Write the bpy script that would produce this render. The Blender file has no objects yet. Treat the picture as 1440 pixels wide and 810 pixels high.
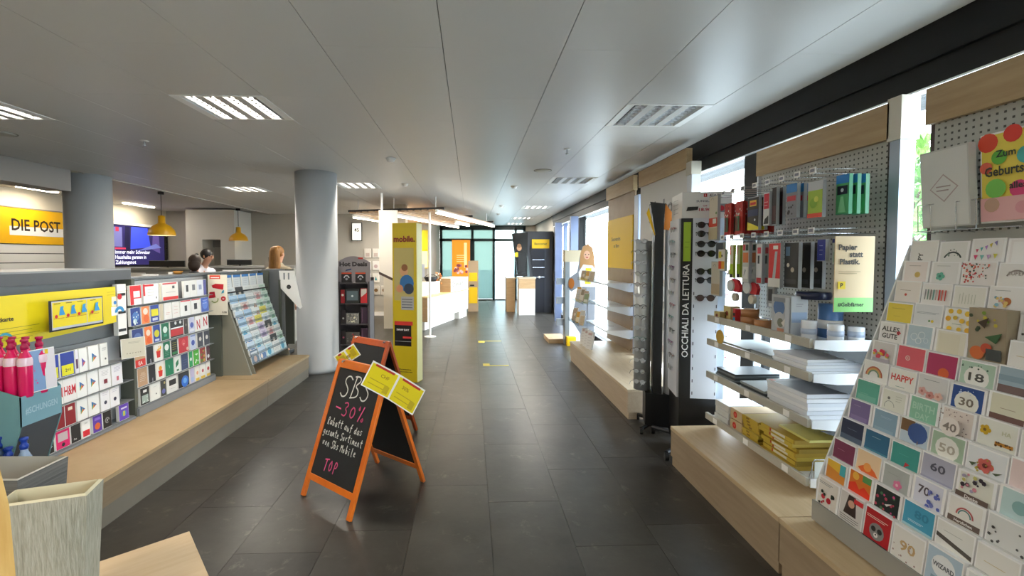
import bpy, math, random
from mathutils import Vector, Matrix, Euler
random.seed(7)
PI=math.pi
SC=bpy.context.scene
COL=SC.collection
# ---------------------------------------------------------------- camera
cam=bpy.data.cameras.new('camera'); co=bpy.data.objects.new('camera',cam); COL.objects.link(co)
cam.sensor_width=36; cam.lens=650/1440*36
cam.shift_x=35/1440; cam.shift_y=-17/1440
cam.clip_start=.05; cam.clip_end=200
co.location=(0,0,1.6)
co.rotation_euler=(PI/2-math.atan(26/650),0,-math.atan(23/650))
SC.camera=co
# ---------------------------------------------------------------- world: pale overcast sky
w=bpy.data.worlds.new('sky'); SC.world=w; w.use_nodes=True
nt=w.node_tree; nt.nodes.clear()
wo=nt.nodes.new('ShaderNodeOutputWorld'); bg=nt.nodes.new('ShaderNodeBackground')
tc=nt.nodes.new('ShaderNodeTexCoord'); sp=nt.nodes.new('ShaderNodeSeparateXYZ'); rp=nt.nodes.new('ShaderNodeValToRGB')
nt.links.new(tc.outputs['Generated'],sp.inputs[0]); nt.links.new(sp.outputs['Z'],rp.inputs[0])
rp.color_ramp.elements[0].position=0; rp.color_ramp.elements[0].color=(1,.99,.96,1)
rp.color_ramp.elements[1].position=.7; rp.color_ramp.elements[1].color=(.75,.85,1,1)
nt.links.new(rp.outputs[0],bg.inputs[0]); bg.inputs[1].default_value=13.0
nt.links.new(bg.outputs[0],wo.inputs[0])
SC.view_settings.view_transform='Standard'; SC.view_settings.look='None'
SC.view_settings.exposure=0.25; SC.view_settings.gamma=1; SC.view_settings.use_curve_mapping=False
LAMP_W=34.0
# ---------------------------------------------------------------- helpers
def lin(h):
    h=h.lstrip('#'); c=[int(h[i:i+2],16)/255 for i in (0,2,4)]
    return tuple((x/12.92 if x<=.04045 else ((x+.055)/1.055)**2.4) for x in c)+(1,)
MC={}
def mat(h,rough=.5,metal=0,noise=0,scale=8,emit=0,stretch=None,bump=0,coat=0,dark=None,h2=None,rnd=0,spec=None):
    k=(h,rough,metal,noise,scale,emit,stretch,bump,coat,h2,rnd,spec)
    if k in MC: return MC[k]
    m=bpy.data.materials.new('m_'+h.strip('#')); m.use_nodes=True; MC[k]=m
    n=m.node_tree; b=n.nodes['Principled BSDF']; c=lin(h)
    b.inputs['Base Color'].default_value=c; b.inputs['Roughness'].default_value=rough; b.inputs['Metallic'].default_value=metal
    if spec is not None: b.inputs['Specular IOR Level'].default_value=spec
    if coat: b.inputs['Coat Weight'].default_value=coat; b.inputs['Coat Roughness'].default_value=.08
    if emit: b.inputs['Emission Color'].default_value=c; b.inputs['Emission Strength'].default_value=emit
    if noise or h2 or bump:
        t=n.nodes.new('ShaderNodeTexCoord'); mp=n.nodes.new('ShaderNodeMapping'); ns=n.nodes.new('ShaderNodeTexNoise')
        n.links.new(t.outputs['Object'],mp.inputs[0]); n.links.new(mp.outputs[0],ns.inputs['Vector'])
        if stretch: mp.inputs['Scale'].default_value=stretch
        if rnd:
            oi=n.nodes.new('ShaderNodeObjectInfo'); mu=n.nodes.new('ShaderNodeMath'); mu.operation='MULTIPLY'; mu.inputs[1].default_value=37
            n.links.new(oi.outputs['Random'],mu.inputs[0]); n.links.new(mu.outputs[0],mp.inputs['Location'])
        ns.inputs['Scale'].default_value=scale; ns.inputs['Detail'].default_value=6; ns.inputs['Roughness'].default_value=.6
        r=n.nodes.new('ShaderNodeValToRGB'); r.color_ramp.elements[0].position=.3; r.color_ramp.elements[1].position=.72
        c2=lin(h2) if h2 else tuple(x*(1-noise) for x in c[:3])+(1,)
        r.color_ramp.elements[0].color=c2; r.color_ramp.elements[1].color=c
        n.links.new(ns.outputs['Fac'],r.inputs[0]); n.links.new(r.outputs[0],b.inputs['Base Color'])
        if bump:
            bp=n.nodes.new('ShaderNodeBump'); bp.inputs['Strength'].default_value=bump; bp.inputs['Distance'].default_value=.01
            n.links.new(ns.outputs['Fac'],bp.inputs['Height']); n.links.new(bp.outputs[0],b.inputs['Normal'])
    return m
def glassmat(name,tint='#ffffff',gl=.08,rough=.0,frost=0):
    if name in MC: return MC[name]
    m=bpy.data.materials.new(name); m.use_nodes=True; n=m.node_tree; n.nodes.clear(); MC[name]=m
    o=n.nodes.new('ShaderNodeOutputMaterial'); tr=n.nodes.new('ShaderNodeBsdfTransparent'); g=n.nodes.new('ShaderNodeBsdfGlossy')
    tr.inputs[0].default_value=lin(tint); g.inputs['Roughness'].default_value=rough
    mx=n.nodes.new('ShaderNodeMixShader'); fr=n.nodes.new('ShaderNodeLayerWeight'); fr.inputs[0].default_value=.25
    ad=n.nodes.new('ShaderNodeMath'); ad.operation='MULTIPLY_ADD'; ad.inputs[1].default_value=.3; ad.inputs[2].default_value=gl*.5; ad.use_clamp=True
    n.links.new(fr.outputs['Fresnel'],ad.inputs[0]) if False else n.links.new(fr.outputs['Facing'],ad.inputs[0]); ad.inputs[1].default_value=.12; n.links.new(ad.outputs[0],mx.inputs[0])
    a=tr.outputs[0]
    if frost:
        tl=n.nodes.new('ShaderNodeBsdfTranslucent'); tl.inputs[0].default_value=lin(tint); m2=n.nodes.new('ShaderNodeMixShader'); m2.inputs[0].default_value=frost
        n.links.new(a,m2.inputs[1]); n.links.new(tl.outputs[0],m2.inputs[2]); a=m2.outputs[0]
    n.links.new(a,mx.inputs[1]); n.links.new(g.outputs[0],mx.inputs[2]); n.links.new(mx.outputs[0],o.inputs[0])
    return m
TC={}
def textmesh(s,bold=0,shear=0):
    k=(s,bold,shear)
    if k in TC: return TC[k]
    c=bpy.data.curves.new('t','FONT'); c.body=s; c.resolution_u=2; c.offset=bold; c.shear=shear
    c.align_x='LEFT'; c.size=1
    o=bpy.data.objects.new('t',c); COL.objects.link(o)
    dg=bpy.context.evaluated_depsgraph_get(); me=bpy.data.meshes.new_from_object(o.evaluated_get(dg))
    vs=[tuple(v.co) for v in me.vertices]; fs=[tuple(p.vertices) for p in me.polygons]
    bpy.data.objects.remove(o); bpy.data.curves.remove(c); bpy.data.meshes.remove(me)
    if vs:
        x0=min(v[0] for v in vs); x1=max(v[0] for v in vs); y1=max(v[1] for v in vs); y0=min(v[1] for v in vs)
    else: x0=y0=0; x1=y1=1
    TC[k]=([(v[0]-x0,v[1]) for v in vs],fs,x1-x0,y1); return TC[k]
class MB:
    """collects shapes; build() links them as one mesh object. Items face local -Y, x = width, z = up."""
    def __init__(s): s.v=[]; s.f=[]; s.m=[]; s.sm=[]; s.mats=[]; s.X=None; s.lay=0
    def mi(s,m):
        if m not in s.mats: s.mats.append(m)
        return s.mats.index(m)
    def add(s,vs,fs,m,smooth=False):
        k=len(s.v)
        if s.X: vs=[tuple(s.X@Vector(v)) for v in vs]
        s.v+=vs; i=s.mi(m)
        for f in fs: s.f.append(tuple(a+k for a in f)); s.m.append(i); s.sm.append(smooth)
        return s
    def bx(s,x0,x1,y0,y1,z0,z1,m):
        v=[(x,y,z) for z in (z0,z1) for y in (y0,y1) for x in (x0,x1)]
        return s.add(v,[(0,2,3,1),(4,5,7,6),(0,1,5,4),(2,6,7,3),(0,4,6,2),(1,3,7,5)],m)
    def box(s,c,d,m): return s.bx(c[0]-d[0]/2,c[0]+d[0]/2,c[1]-d[1]/2,c[1]+d[1]/2,c[2]-d[2]/2,c[2]+d[2]/2,m)
    def poly(s,p,m): return s.add([tuple(q) for q in p],[tuple(range(len(p)))],m)
    def prism(s,p,a,b,m,ax='y'):
        def P(q,t): return (q[0],t,q[1]) if ax=='y' else ((t,q[0],q[1]) if ax=='x' else (q[0],q[1],t))
        n=len(p); v=[P(q,a) for q in p]+[P(q,b) for q in p]
        f=[tuple(range(n)),tuple(range(2*n-1,n-1,-1))]+[(i,i+n,(i+1)%n+n,(i+1)%n) for i in range(n)]
        return s.add(v,f,m)
    def cyl(s,p,q,r,m,n=10,r2=None,cap=True):
        p=Vector(p); q=Vector(q); d=(q-p)
        if d.length<1e-6: return s
        z=d.normalized(); a=Vector((1,0,0)) if abs(z.x)<.9 else Vector((0,1,0)); u=z.cross(a).normalized(); w_=z.cross(u)
        r2=r if r2 is None else r2; v=[]
        for i in range(n):
            t=2*PI*i/n; e=u*math.cos(t)+w_*math.sin(t); v.append(tuple(p+e*r)); v.append(tuple(q+e*r2))
        s.add(v,[(2*i,2*((i+1)%n),2*((i+1)%n)+1,2*i+1) for i in range(n)],m,True)
        if cap:
            s.add([v[2*i] for i in range(n)],[tuple(range(n-1,-1,-1))],m); s.add([v[2*i+1] for i in range(n)],[tuple(range(n))],m)
        return s
    def tube(s,pts,r,m,n=5):
        for a,b in zip(pts,pts[1:]): s.cyl(a,b,r,m,n)
        return s
    def lathe(s,pr,m,c=(0,0,0),n=16,sx=1,sy=1):
        v=[]; k=len(pr)
        for i in range(n):
            t=2*PI*i/n
            for r,z in pr: v.append((c[0]+r*math.cos(t)*sx,c[1]+r*math.sin(t)*sy,c[2]+z))
        f=[(i*k+j,((i+1)%n)*k+j,((i+1)%n)*k+j+1,i*k+j+1) for i in range(n) for j in range(k-1)]
        return s.add(v,f,m,True)
    def ball(s,c,r,m,n=12,sz=1,sx=1,sy=1):
        pr=[(max(1e-4,r*math.sin(PI*i/8)),-r*sz*math.cos(PI*i/8)) for i in range(9)]
        return s.lathe(pr,m,c,n,sx,sy)
    # flat printed shapes on the plane y = s.py (front side, facing -Y), every layer a hair prouder
    py=0
    def up(s): s.lay+=1; return s.py-.0006*s.lay
    def r(s,x0,z0,x1,z1,m):
        y=s.up(); return s.add([(x0,y,z0),(x1,y,z0),(x1,y,z1),(x0,y,z1)],[(0,1,2,3)],m)
    def c(s,x,z,r,m,n=14,rx=None):
        y=s.up(); rx=rx or r
        return s.add([(x+rx*math.cos(2*PI*i/n),y,z+r*math.sin(2*PI*i/n)) for i in range(n)],[tuple(range(n))],m)
    def p(s,pts,m):
        y=s.up(); return s.add([(a,y,b) for a,b in pts],[tuple(range(len(pts)))],m)
    def arc(s,x,z,r0,r1,a0,a1,m,n=12):
        y=s.up(); v=[]
        for i in range(n+1):
            t=a0+(a1-a0)*i/n; v+=[(x+r0*math.cos(t),y,z+r0*math.sin(t)),(x+r1*math.cos(t),y,z+r1*math.sin(t))]
        return s.add(v,[(2*i,2*i+1,2*i+3,2*i+2) for i in range(n)],m)
    def t(s,txt,x,z,h,m,w=None,al='c',bold=.02,rot=0,shear=0):
        vs,fs,W,H=textmesh(txt,bold,shear)
        if not vs: return s
        k=h/.72; kx=k if w is None else w/W; y=s.up()
        ox={'c':-W*kx/2,'l':0,'r':-W*kx}[al]; ca,sa=math.cos(rot),math.sin(rot)
        return s.add([(x+(a*kx+ox)*ca-b*k*sa,y,z+(a*kx+ox)*sa+b*k*ca) for a,b in vs],fs,m)
    def build(s,name,parent=None,loc=None,rot=None,bevel=0):
        me=bpy.data.meshes.new(name); me.from_pydata(s.v,[],s.f)
        for m in s.mats: me.materials.append(m)
        me.polygons.foreach_set('material_index',s.m); me.polygons.foreach_set('use_smooth',s.sm); me.update()
        o=bpy.data.objects.new(name,me); COL.objects.link(o)
        if parent: o.parent=parent
        if loc: o.location=loc
        if rot: o.rotation_euler=rot
        if bevel:
            b=o.modifiers.new('b','BEVEL'); b.width=bevel; b.segments=2; b.limit_method='ANGLE'
        return o
def tag(o,label,cat,group=None,kind=None):
    if label: o['label']=label
    if cat: o['category']=cat
    if group: o['group']=group
    if kind: o['kind']=kind
    return o
def empty(name,label,cat,loc,rz=0,group=None,rx=0):
    o=bpy.data.objects.new(name,None); COL.objects.link(o); o.location=loc; o.rotation_euler=(rx,0,rz); o.empty_display_size=.05
    return tag(o,label,cat,group)
def struct(name,mb,parent=None,**k):
    o=mb.build(name,parent,**k)
    if not parent: o['kind']='structure'
    return o
def semp(name,loc=(0,0,0)):
    o=bpy.data.objects.new(name,None); COL.objects.link(o); o.location=loc; o['kind']='structure'; return o
def dup(o,loc,rz=None,label=None,parent=None):
    c=o.copy(); COL.objects.link(c); c.location=loc
    if rz is not None: c.rotation_euler=(o.rotation_euler[0],0,rz)
    if label: c['label']=label
    if parent: c.parent=parent
    for ch in list(o.children):
        d=ch.copy(); COL.objects.link(d); d.parent=c
        for g in list(ch.children):
            e=g.copy(); COL.objects.link(e); e.parent=d
    return c
W_=mat('#f4f2ee',.5); WH=mat('#e9e7e2',.55); BK=mat('#141414',.5); GR=mat('#8c8f92',.5); CHR=mat('#c9ccd0',.25,1)
WOOD=mat('#c9ae87',.5,noise=0,h2='#b89a72',scale=3,stretch=(1,1,14)); WOODY=mat('#c4a882',.45,h2='#b3956c',scale=2.5,stretch=(14,1.2,14)); WOODR=mat('#d8c6aa',.45,h2='#c8b494',scale=2.5,stretch=(14,1.2,14))
YEL=mat('#f2c500',.5); YELP=mat('#e8d31a',.45); RED=mat('#c8202c',.5)
def C_(h): return mat(h,.45)
# ================================================================= STRUCTURE
# floor: slate tiles over dark grout
grout=mat('#3f3c37',.8)
def floor_mat(h,h2,nm):
    m=mat(h,.34,h2=h2,scale=3.2,bump=.25,rnd=1,spec=.45); n=m.node_tree; b=n.nodes['Principled BSDF']
    # pale mineral veins of the slate
    t=[x for x in n.nodes if x.type=='MAPPING'][0]; ns=n.nodes.new('ShaderNodeTexNoise'); ns.inputs['Scale'].default_value=6; ns.inputs['Detail'].default_value=14; ns.inputs['Roughness'].default_value=.72; ns.inputs['Distortion'].default_value=.5
    n.links.new(t.outputs[0],ns.inputs['Vector']); r=n.nodes.new('ShaderNodeValToRGB'); r.color_ramp.elements[0].position=.58; r.color_ramp.elements[0].color=(0,0,0,1); r.color_ramp.elements[1].position=.74; r.color_ramp.elements[1].color=(.45,.45,.45,1)
    n.links.new(ns.outputs['Fac'],r.inputs[0]); mx=n.nodes.new('ShaderNodeMix'); mx.data_type='RGBA'; mx.inputs[7].default_value=lin('#8f887a')
    src=b.inputs['Base Color'].links[0].from_socket; n.links.new(r.outputs[0],mx.inputs[0]); n.links.new(src,mx.inputs[6]); n.links.new(mx.outputs[2],b.inputs['Base Color']); return m
FM=[floor_mat('#46423c','#302d29','a'),floor_mat('#4a4640','#34312c','b'),floor_mat('#423e39','#2e2b27','c')]
b=MB(); b.bx(-8.2,2.6,-3,17.4,-.12,-.006,grout); FL=struct('floor',b)
tm=[]
for k in range(3):
    b=MB(); g=.0011; b.add([(g,g,-.006),(.465-g,g,-.006),(.465-g,.93-g,-.006),(g,.93-g,-.006),(g,g,0),(.465-g,g,0),(.465-g,.93-g,0),(g,.93-g,0)],[(4,5,6,7),(0,1,5,4),(1,2,6,5),(2,3,7,6),(3,0,4,7)],FM[k])
    o=b.build('tile'); tm.append(o.data); bpy.data.objects.remove(o)
rest=MB(); nt_=0
for i in range(-18,6):
    off=[.17,.62,-.12,.4][i%4]
    for j in range(-4,19):
        x=.115+.465*i; y=off+.93*j
        if y<-3 or y>16.8: continue
        m=tm[(i*7+j*5+(i*j)%3)%3]
        if -6<=i<=4 and .2<y+.93 :
            o=bpy.data.objects.new('tile',m); COL.objects.link(o); o.location=(x,y,0); o.parent=FL; nt_+=1
        else:
            g=.0016; rest.bx(x+g,min(x+.465,2.6)-g,y+g,y+.93-g,-.006,0,FM[(i+j)%3])
o=rest.build('tile',FL); o['kind']='stuff'
# ceiling: white perforated metal panels
CM=mat('#d2cfca',.38,noise=.03,scale=220); CM2=mat('#c4c0b8',.5)
b=MB(); b.bx(-5.45,2.6,-3,17.4,2.80,2.95,mat('#3a3936',.8)); b.bx(-8.2,-5.45,-3,12.8,2.84,2.95,CM2); CE=struct('ceiling',b)
LX=(-1.855,1.545,-3.895)
lights=[(-1.855,3.78,1),(1.545,3.86,0),(-3.895,3.85,1),(-1.855,7.72,1),(-3.895,8.2,1),(1.545,7.1,0),(1.545,10.9,1),(1.545,13.9,1),(-1.855,11.6,1),(-1.855,-.2,1),(1.545,.2,0),(-3.895,-.2,1),(1.545,16.2,1)]
pc={}
for i in range(-8,4):
    x0=-.155+.68*i; x1=x0+.68
    if i==-8: x0=-5.4
    if i==3: x1=2.32
    cuts=sorted(set([-3,17.3]+[round(v,3) for v in ([2.66+1.4*k for k in range(-4,11)] if i%2 else [2.08+1.4*k for k in range(-3,11)])]))
    for (lx,ly,_) in lights:
        if x0<lx<x1:
            cuts=[c for c in cuts if abs(c-ly)>.45]+[ly-.3,ly+.3]; cuts.sort()
    for a,c in zip(cuts,cuts[1:]):
        if any(x0<lx<x1 and abs((a+c)/2-ly)<.05 for lx,ly,_ in lights): continue
        g=.0022; gy=.0009; L=round(c-a,3); W=round(x1-x0,3)
        if (W,L) not in pc:
            q=MB(); q.add([(g,gy,.02),(W-g,gy,.02),(W-g,L-gy,.02),(g,L-gy,.02),(g,gy,0),(W-g,gy,0),(W-g,L-gy,0),(g,L-gy,0)],[(7,6,5,4),(0,4,5,1),(1,5,6,2),(2,6,7,3),(3,7,4,0)],CM)
            o=q.build('ceiling_panel'); pc[(W,L)]=o.data; bpy.data.objects.remove(o)
        o=bpy.data.objects.new('ceiling_panel',pc[(W,L)]); COL.objects.link(o); o.location=(x0,a,2.78); o.parent=CE
b=MB(); b.bx(-5.47,-5.4,6.7,12.8,2.765,2.8,CM2); struct('trim_1',b)
b=MB(); b.bx(-5.75,-5.45,-3,6.55,2.5,2.84,mat('#9a948f',.6)); struct('trim_2',b)   # boxed bulkhead ending at the first column
# walls
WG=mat('#b5b0a6',.7,noise=.04,scale=4); WL=mat('#cfc6b4',.7,noise=.03,scale=3)
b=MB(); b.bx(-8.35,-8.2,-3,13,-.1,2.95,WL); struct('wall_left',b)
b=MB(); b.bx(-8.35,-1.2,12.8,12.95,-.1,2.95,WG); struct('wall_back',b)
b=MB(); b.bx(-1.3,-1.15,12.95,17.3,-.1,2.95,WG); struct('wall_corridor',b)
b=MB(); b.bx(-8.35,2.7,-3.15,-3,-.1,2.95,WL); struct('wall_rear',b)
b=MB(); b.bx(-5.9,-1.3,12.77,12.8,0,.1,W_); struct('baseboard_back',b)
b=MB(); b.bx(2.05,2.6,17.3,17.42,-.1,2.8,WG); b.bx(2.42,2.6,13.1,17.3,-.1,2.8,WG); struct('wall_far',b)
# projecting white closet at the back wall with a door niche
cw=mat('#cbc8c1',.6)
b=MB(); b.bx(-7.15,-6.75,11.9,12.8,0,2.8,cw); b.bx(-6.3,-5.95,11.9,12.8,0,2.8,cw); b.bx(-6.75,-6.3,11.9,12.8,2.05,2.8,cw); b.bx(-6.75,-6.3,12.5,12.8,0,2.05,cw); struct('wall_closet',b)
b=MB(); b.bx(-6.74,-6.31,12.42,12.5,0,1.86,mat('#b7b4ac',.5)); b.bx(-6.74,-6.31,12.36,12.5,1.87,2.04,mat('#8b877f',.5)); D=struct('door_1',b)
b=MB(); b.cyl((-6.4,12.40,1.02),(-6.5,12.40,1.02),.01,CHR); b.build('door_handle',D)
# right wall: black header beam over the shop windows
HB=mat('#060709',.5,noise=.2,scale=2,spec=.3)
b=MB(); b.bx(2.32,2.7,-3,13.1,2.60,2.8,HB); b.bx(2.34,2.7,-3,13.1,2.475,2.598,HB); b.bx(2.34,2.40,-3,13.1,2.465,2.475,mat('#d8dde2',.3,.3)); struct('wall_right',b)  # pale strip paints a white highlight along the beam's lower edge
b=MB(); b.bx(2.38,2.62,-3,13.1,-.1,.1,HB); struct('baseboard_right',b)
GL=glassmat('clear_glass','#f2f8fa',.06); MU=[-2.9,.75,3.85,7.0,10.1,13.0]
for i in range(5):
    e=semp('window_%d'%(i+1),(2.45,(MU[i]+MU[i+1])/2,0))
    y0,y1=MU[i]+.08,MU[i+1]-.08; c=(MU[i]+MU[i+1])/2
    q=MB()
    q.bx(-.09,.06,MU[i+1]-c-.09,MU[i+1]-c+.09,.1,2.6,HB)
    if i==0: q.bx(-.09,.06,MU[0]-c-.05,MU[0]-c+.05,.1,2.6,HB)
    q.build('window_frame',e)
    if i==4:
        q=MB()
        for yy in (-1.0,-.35,.35,1.0): q.bx(-.05,.04,yy-.05,yy+.05,.1,2.47,mat('#5f6d90',.4,.3))
        q.build('door_post',e)
    q=MB(); q.bx(-.006,.006,MU[i]-c+.09,MU[i+1]-c-.09,.1,2.47,GL); q.build('pane',e)
# far glazed partition
FR=mat('#0f2a2c',.45); F1=glassmat('green_glass','#7f8f8b',.08,.2,.3); F2=glassmat('bright_glass','#c3d0d2',.08,.15,.35)
e=semp('window_6',(0,17.3,0)); q=MB()
for x in (-1.1,.06,.86,1.68,2.0): q.bx(x-.045,x+.045,-.06,.06,0,2.72,FR)
q.bx(-1.15,2.05,-.06,.06,2.62,2.79,FR); q.bx(-1.15,2.05,-.06,.06,2.2,2.3,FR); q.bx(-1.15,.1,-.05,.05,0,.06,FR); q.bx(.1,2.05,-.05,.05,0,.04,FR)
q.bx(-.02,.14,-.08,.08,1.45,2.2,FR)
q.build('window_frame',e)
for k,(x0,x1) in enumerate(((-1.06,.02),(.1,.82),(.9,1.64),(1.72,1.96))):
    for z0,z1 in ((.05,2.2),(2.3,2.62)):
        q=MB(); q.bx(x0,x1,-.008,.008,z0,z1,F2 if k>=2 else F1); q.build('pane',e)
# outside: pavement, vestibule floor, trees, a pale house
b=MB(); b.bx(2.7,60,-30,60,-.2,-.08,mat('#c9c9c4',.8,noise=.1)); struct('pavement',b)
b=MB(); b.bx(-8,2.7,17.42,60,-.2,-.02,mat('#b9c0bf',.8,noise=.1)); struct('vestibule_ground',b)
LF=mat('#5f8f3a',.6,h2='#3d6b26',scale=.8); LF2=mat('#86b55a',.6,h2='#5f8f3a',scale=.8); TR=mat('#5a4632',.8)
def tree(x,y,h,r,label,seed):
    rn=random.Random(seed); T=empty('tree',label,'tree',(x,y,-.08),group=None)
    q=MB(); q.cyl((0,0,0),(.05,0,h*.55),.13,TR,8,.07)
    for k in range(6):
        a=k*1.05; q.cyl((.03,0,h*.35+.05*k*h),(math.cos(a)*r*.6,math.sin(a)*r*.6,h*.6+.05*k*h),.05,TR,6,.015)
    q.build('trunk',T)
    q=MB()
    for k in range(1500):
        while 1:
            v=Vector((rn.uniform(-1,1),rn.uniform(-1,1),rn.uniform(-1,1)))
            if .3<v.length<1: break
        lump=1+.18*math.sin(5*v.x+seed)*math.cos(4*v.z); c=Vector((v.x*r*lump,v.y*r*lump,h*.66+v.z*h*.36*lump))
        M=Euler((rn.random()*6,rn.random()*6,rn.random()*6)).to_matrix(); s=.14+rn.random()*.1
        q.add([tuple(c+M@Vector(p)*s) for p in ((-1,0,0),(0,-.6,.1),(1,0,0),(0,.6,.1))],[(0,1,2,3)],LF if rn.random()<.6 else LF2)
    o=q.build('foliage',T); o['kind']='stuff'
tree(14.5,14.8,5.6,2.3,'leafy green tree seen through the gap between the two right shelf units',3)
tree(19,14,4.2,2.4,'farther leafy tree behind the green tree outside the gap in the shelves',9)
# columns
for x,y,l in ((-5.55,6.95,'left grey-white round column beside the dark counter board'),(-2.17,6.62,'round white column at the end of the low wooden plinth')):
    b=MB(); b.lathe([(.001,0),(.285,0),(.285,.06),(.28,.06),(.28,2.78),(.001,2.78)],mat('#bdc0c3',.5,noise=.03,scale=3),n=48)
    o=b.build('column',loc=(x,y,0)); tag(o,l,'column'); o['kind']='structure'
# ================================================================= CEILING FIXTURES
LT=mat('#fff6e6',.5,emit=26.0); LTO=mat('#e6ebee',.3); RF=mat('#ffffff',.3,.2); RFO=mat('#f4f6f8',.4); BL=mat('#e4e6e8',.4,.3)
def lamp_mesh(on):
    fr=MB(); s=.295
    for a in ((-.337,-s+.02,-s,s),(s-.02,.337,-s,s),(-s,s,-s,-s+.02),(-s,s,s-.02,s)): fr.bx(a[0],a[1],a[2],a[3],-.004,.03,W_)
    fr.bx(-s,s,-s,s,.07,.078,W_)
    for k in range(3):
        x=-.275+.1375*(k+1); fr.bx(x-.032,x+.032,-.275,.275,-.002,.02,CM)
    out=[('frame',fr)]
    for k in range(4):
        x=-.275+.1375*(k+.5)
        t=MB(); t.X=Matrix.Translation((x,0,0)); t.poly([(-.037,-.275,.0),(-.037,.275,0),(-.02,.275,.065),(-.02,-.275,.065)],RF if on else RFO); t.poly([(.037,-.275,.0),(.02,-.275,.065),(.02,.275,.065),(.037,.275,0)],RF if on else RFO)
        for j in range(9): t.bx(-.037,.037,-.262+.065*j,-.259+.065*j,.002,.014 if on else .022,BL)
        u=MB(); u.X=Matrix.Translation((x,0,0)); u.cyl((0,-.27,.030),(0,.27,.030),.014,LT if on else LTO,8)
        out+=[('louvre',t),('tube',u)]
    return out
proto={}
names={(-1.855,3.78):'bright recessed ceiling lamp, nearest lit one left of the aisle',(1.545,3.86):'unlit recessed ceiling lamp, large one near the black beam',(-3.895,3.85):'lit recessed ceiling lamp cut by the left edge',(-1.855,7.72):'lit recessed ceiling lamp just behind the white column',(-3.895,8.2):'lit recessed ceiling lamp between the two columns',(1.545,7.1):'unlit recessed ceiling lamp, second along the window side',(1.545,10.9):'small distant lit ceiling lamp over the window side',(1.545,13.9):'tiny lit ceiling lamp near the far glass partition',(-1.855,11.6):'recessed ceiling lamp above the slatted canopy',(1.545,16.2):'farthest ceiling lamp in front of the glazed partition'}
for x,y,on in lights:
    lb=names.get((x,y),'recessed ceiling lamp behind the viewpoint, '+('window side' if x>0 else 'middle' if x>-3 else 'left'))
    if on not in proto:
        T=empty('ceiling_lamp',lb,'lamp',(x,y,2.78),group='recessed ceiling lamps'); proto[on]=T
        for n_,q in lamp_mesh(on): q.build(n_,T)
    else: T=dup(proto[on],(x,y,2.78),label=lb)
    if on:
        l=bpy.data.lights.new('lamp_light','AREA'); l.shape='SQUARE'; l.size=.5; l.energy=LAMP_W; l.color=(1,.93,.82)
        o=bpy.data.objects.new('lamp_light',l); COL.objects.link(o); o.location=(x,y,2.772)
sd=None
for (x,y,l) in ((-4.46,4.6,'round ceiling loudspeaker by the left edge lamp'),(.98,6.3,'round ceiling loudspeaker in front of the second unlit lamp')):
    b=MB(); b.lathe([(.001,-.012),(.09,-.012),(.11,0),(.001,.0)],mat('#c4c0b4',.5),n=24); T=empty('ceiling_speaker',l,'speaker',(x,y,2.78)); b.build('grille',T); b=MB(); b.lathe([(.11,-.004),(.12,-.006),(.125,0),(.11,0)],mat('#8d8a7d',.5),n=24); b.build('rim',T)
for (x,y,l) in ((-3.3,4.85,'small white sprinkler left of centre on the ceiling'),(-.95,5.6,'ceiling smoke detector right of the first lamp'),(-1.05,7.5,'ceiling detector above the canopy approach'),(1.05,5.05,'small ceiling sprinkler nearer the black beam'),(.72,7.7,'ceiling smoke detector over the aisle'),(.7,10.5,'distant ceiling detector over the aisle'),(.75,12.5,'farthest ceiling detector over the aisle')):
    T=empty('smoke_detector' if 'detector' in l else 'sprinkler',l,'detector' if 'detector' in l else 'sprinkler',(x,y,2.78)); 
    if 'detector' in l:
        b=MB(); b.lathe([(.001,-.045),(.03,-.045),(.045,-.03),(.05,0),(.001,0)],W_,n=16); b.build('body',T); b=MB(); b.lathe([(.051,-.012),(.06,-.01),(.06,0),(.051,0)],WH,n=16); b.build('base',T)
    else:
        b=MB(); b.lathe([(.001,-.006),(.035,-.006),(.04,0),(.001,0)],W_,n=16); b.build('rosette',T); b=MB(); b.cyl((0,0,-.05),(0,0,-.006),.01,CHR,8); b.lathe([(.001,-.056),(.02,-.054),(.02,-.05),(.001,-.05)],CHR,n=10); b.build('nozzle',T)
for x,y0,y1,l in ((-7.8,8.3,9.05,'bright ceiling light strip left of the grey-white column'),(-7.8,10.75,11.7,'bright ceiling light strip above the advertising screen')):
    b=MB(); b.bx(-.04,.04,y0,y1,-.03,-.002,mat('#fff4e0',.5,emit=9)); T=empty('light_strip',l,'lamp',(x,0,2.84)); b.build('diffuser',T); b=MB(); b.bx(-.05,.05,y0-.02,y1+.02,-.002,0,W_); b.build('housing',T)
    l_=bpy.data.lights.new('strip_light','AREA'); l_.shape='RECTANGLE'; l_.size=.1; l_.size_y=y1-y0; l_.energy=14; l_.color=(1,.88,.7); o=bpy.data.objects.new('strip_light',l_); COL.objects.link(o); o.location=(x,(y0+y1)/2,2.8)
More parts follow.
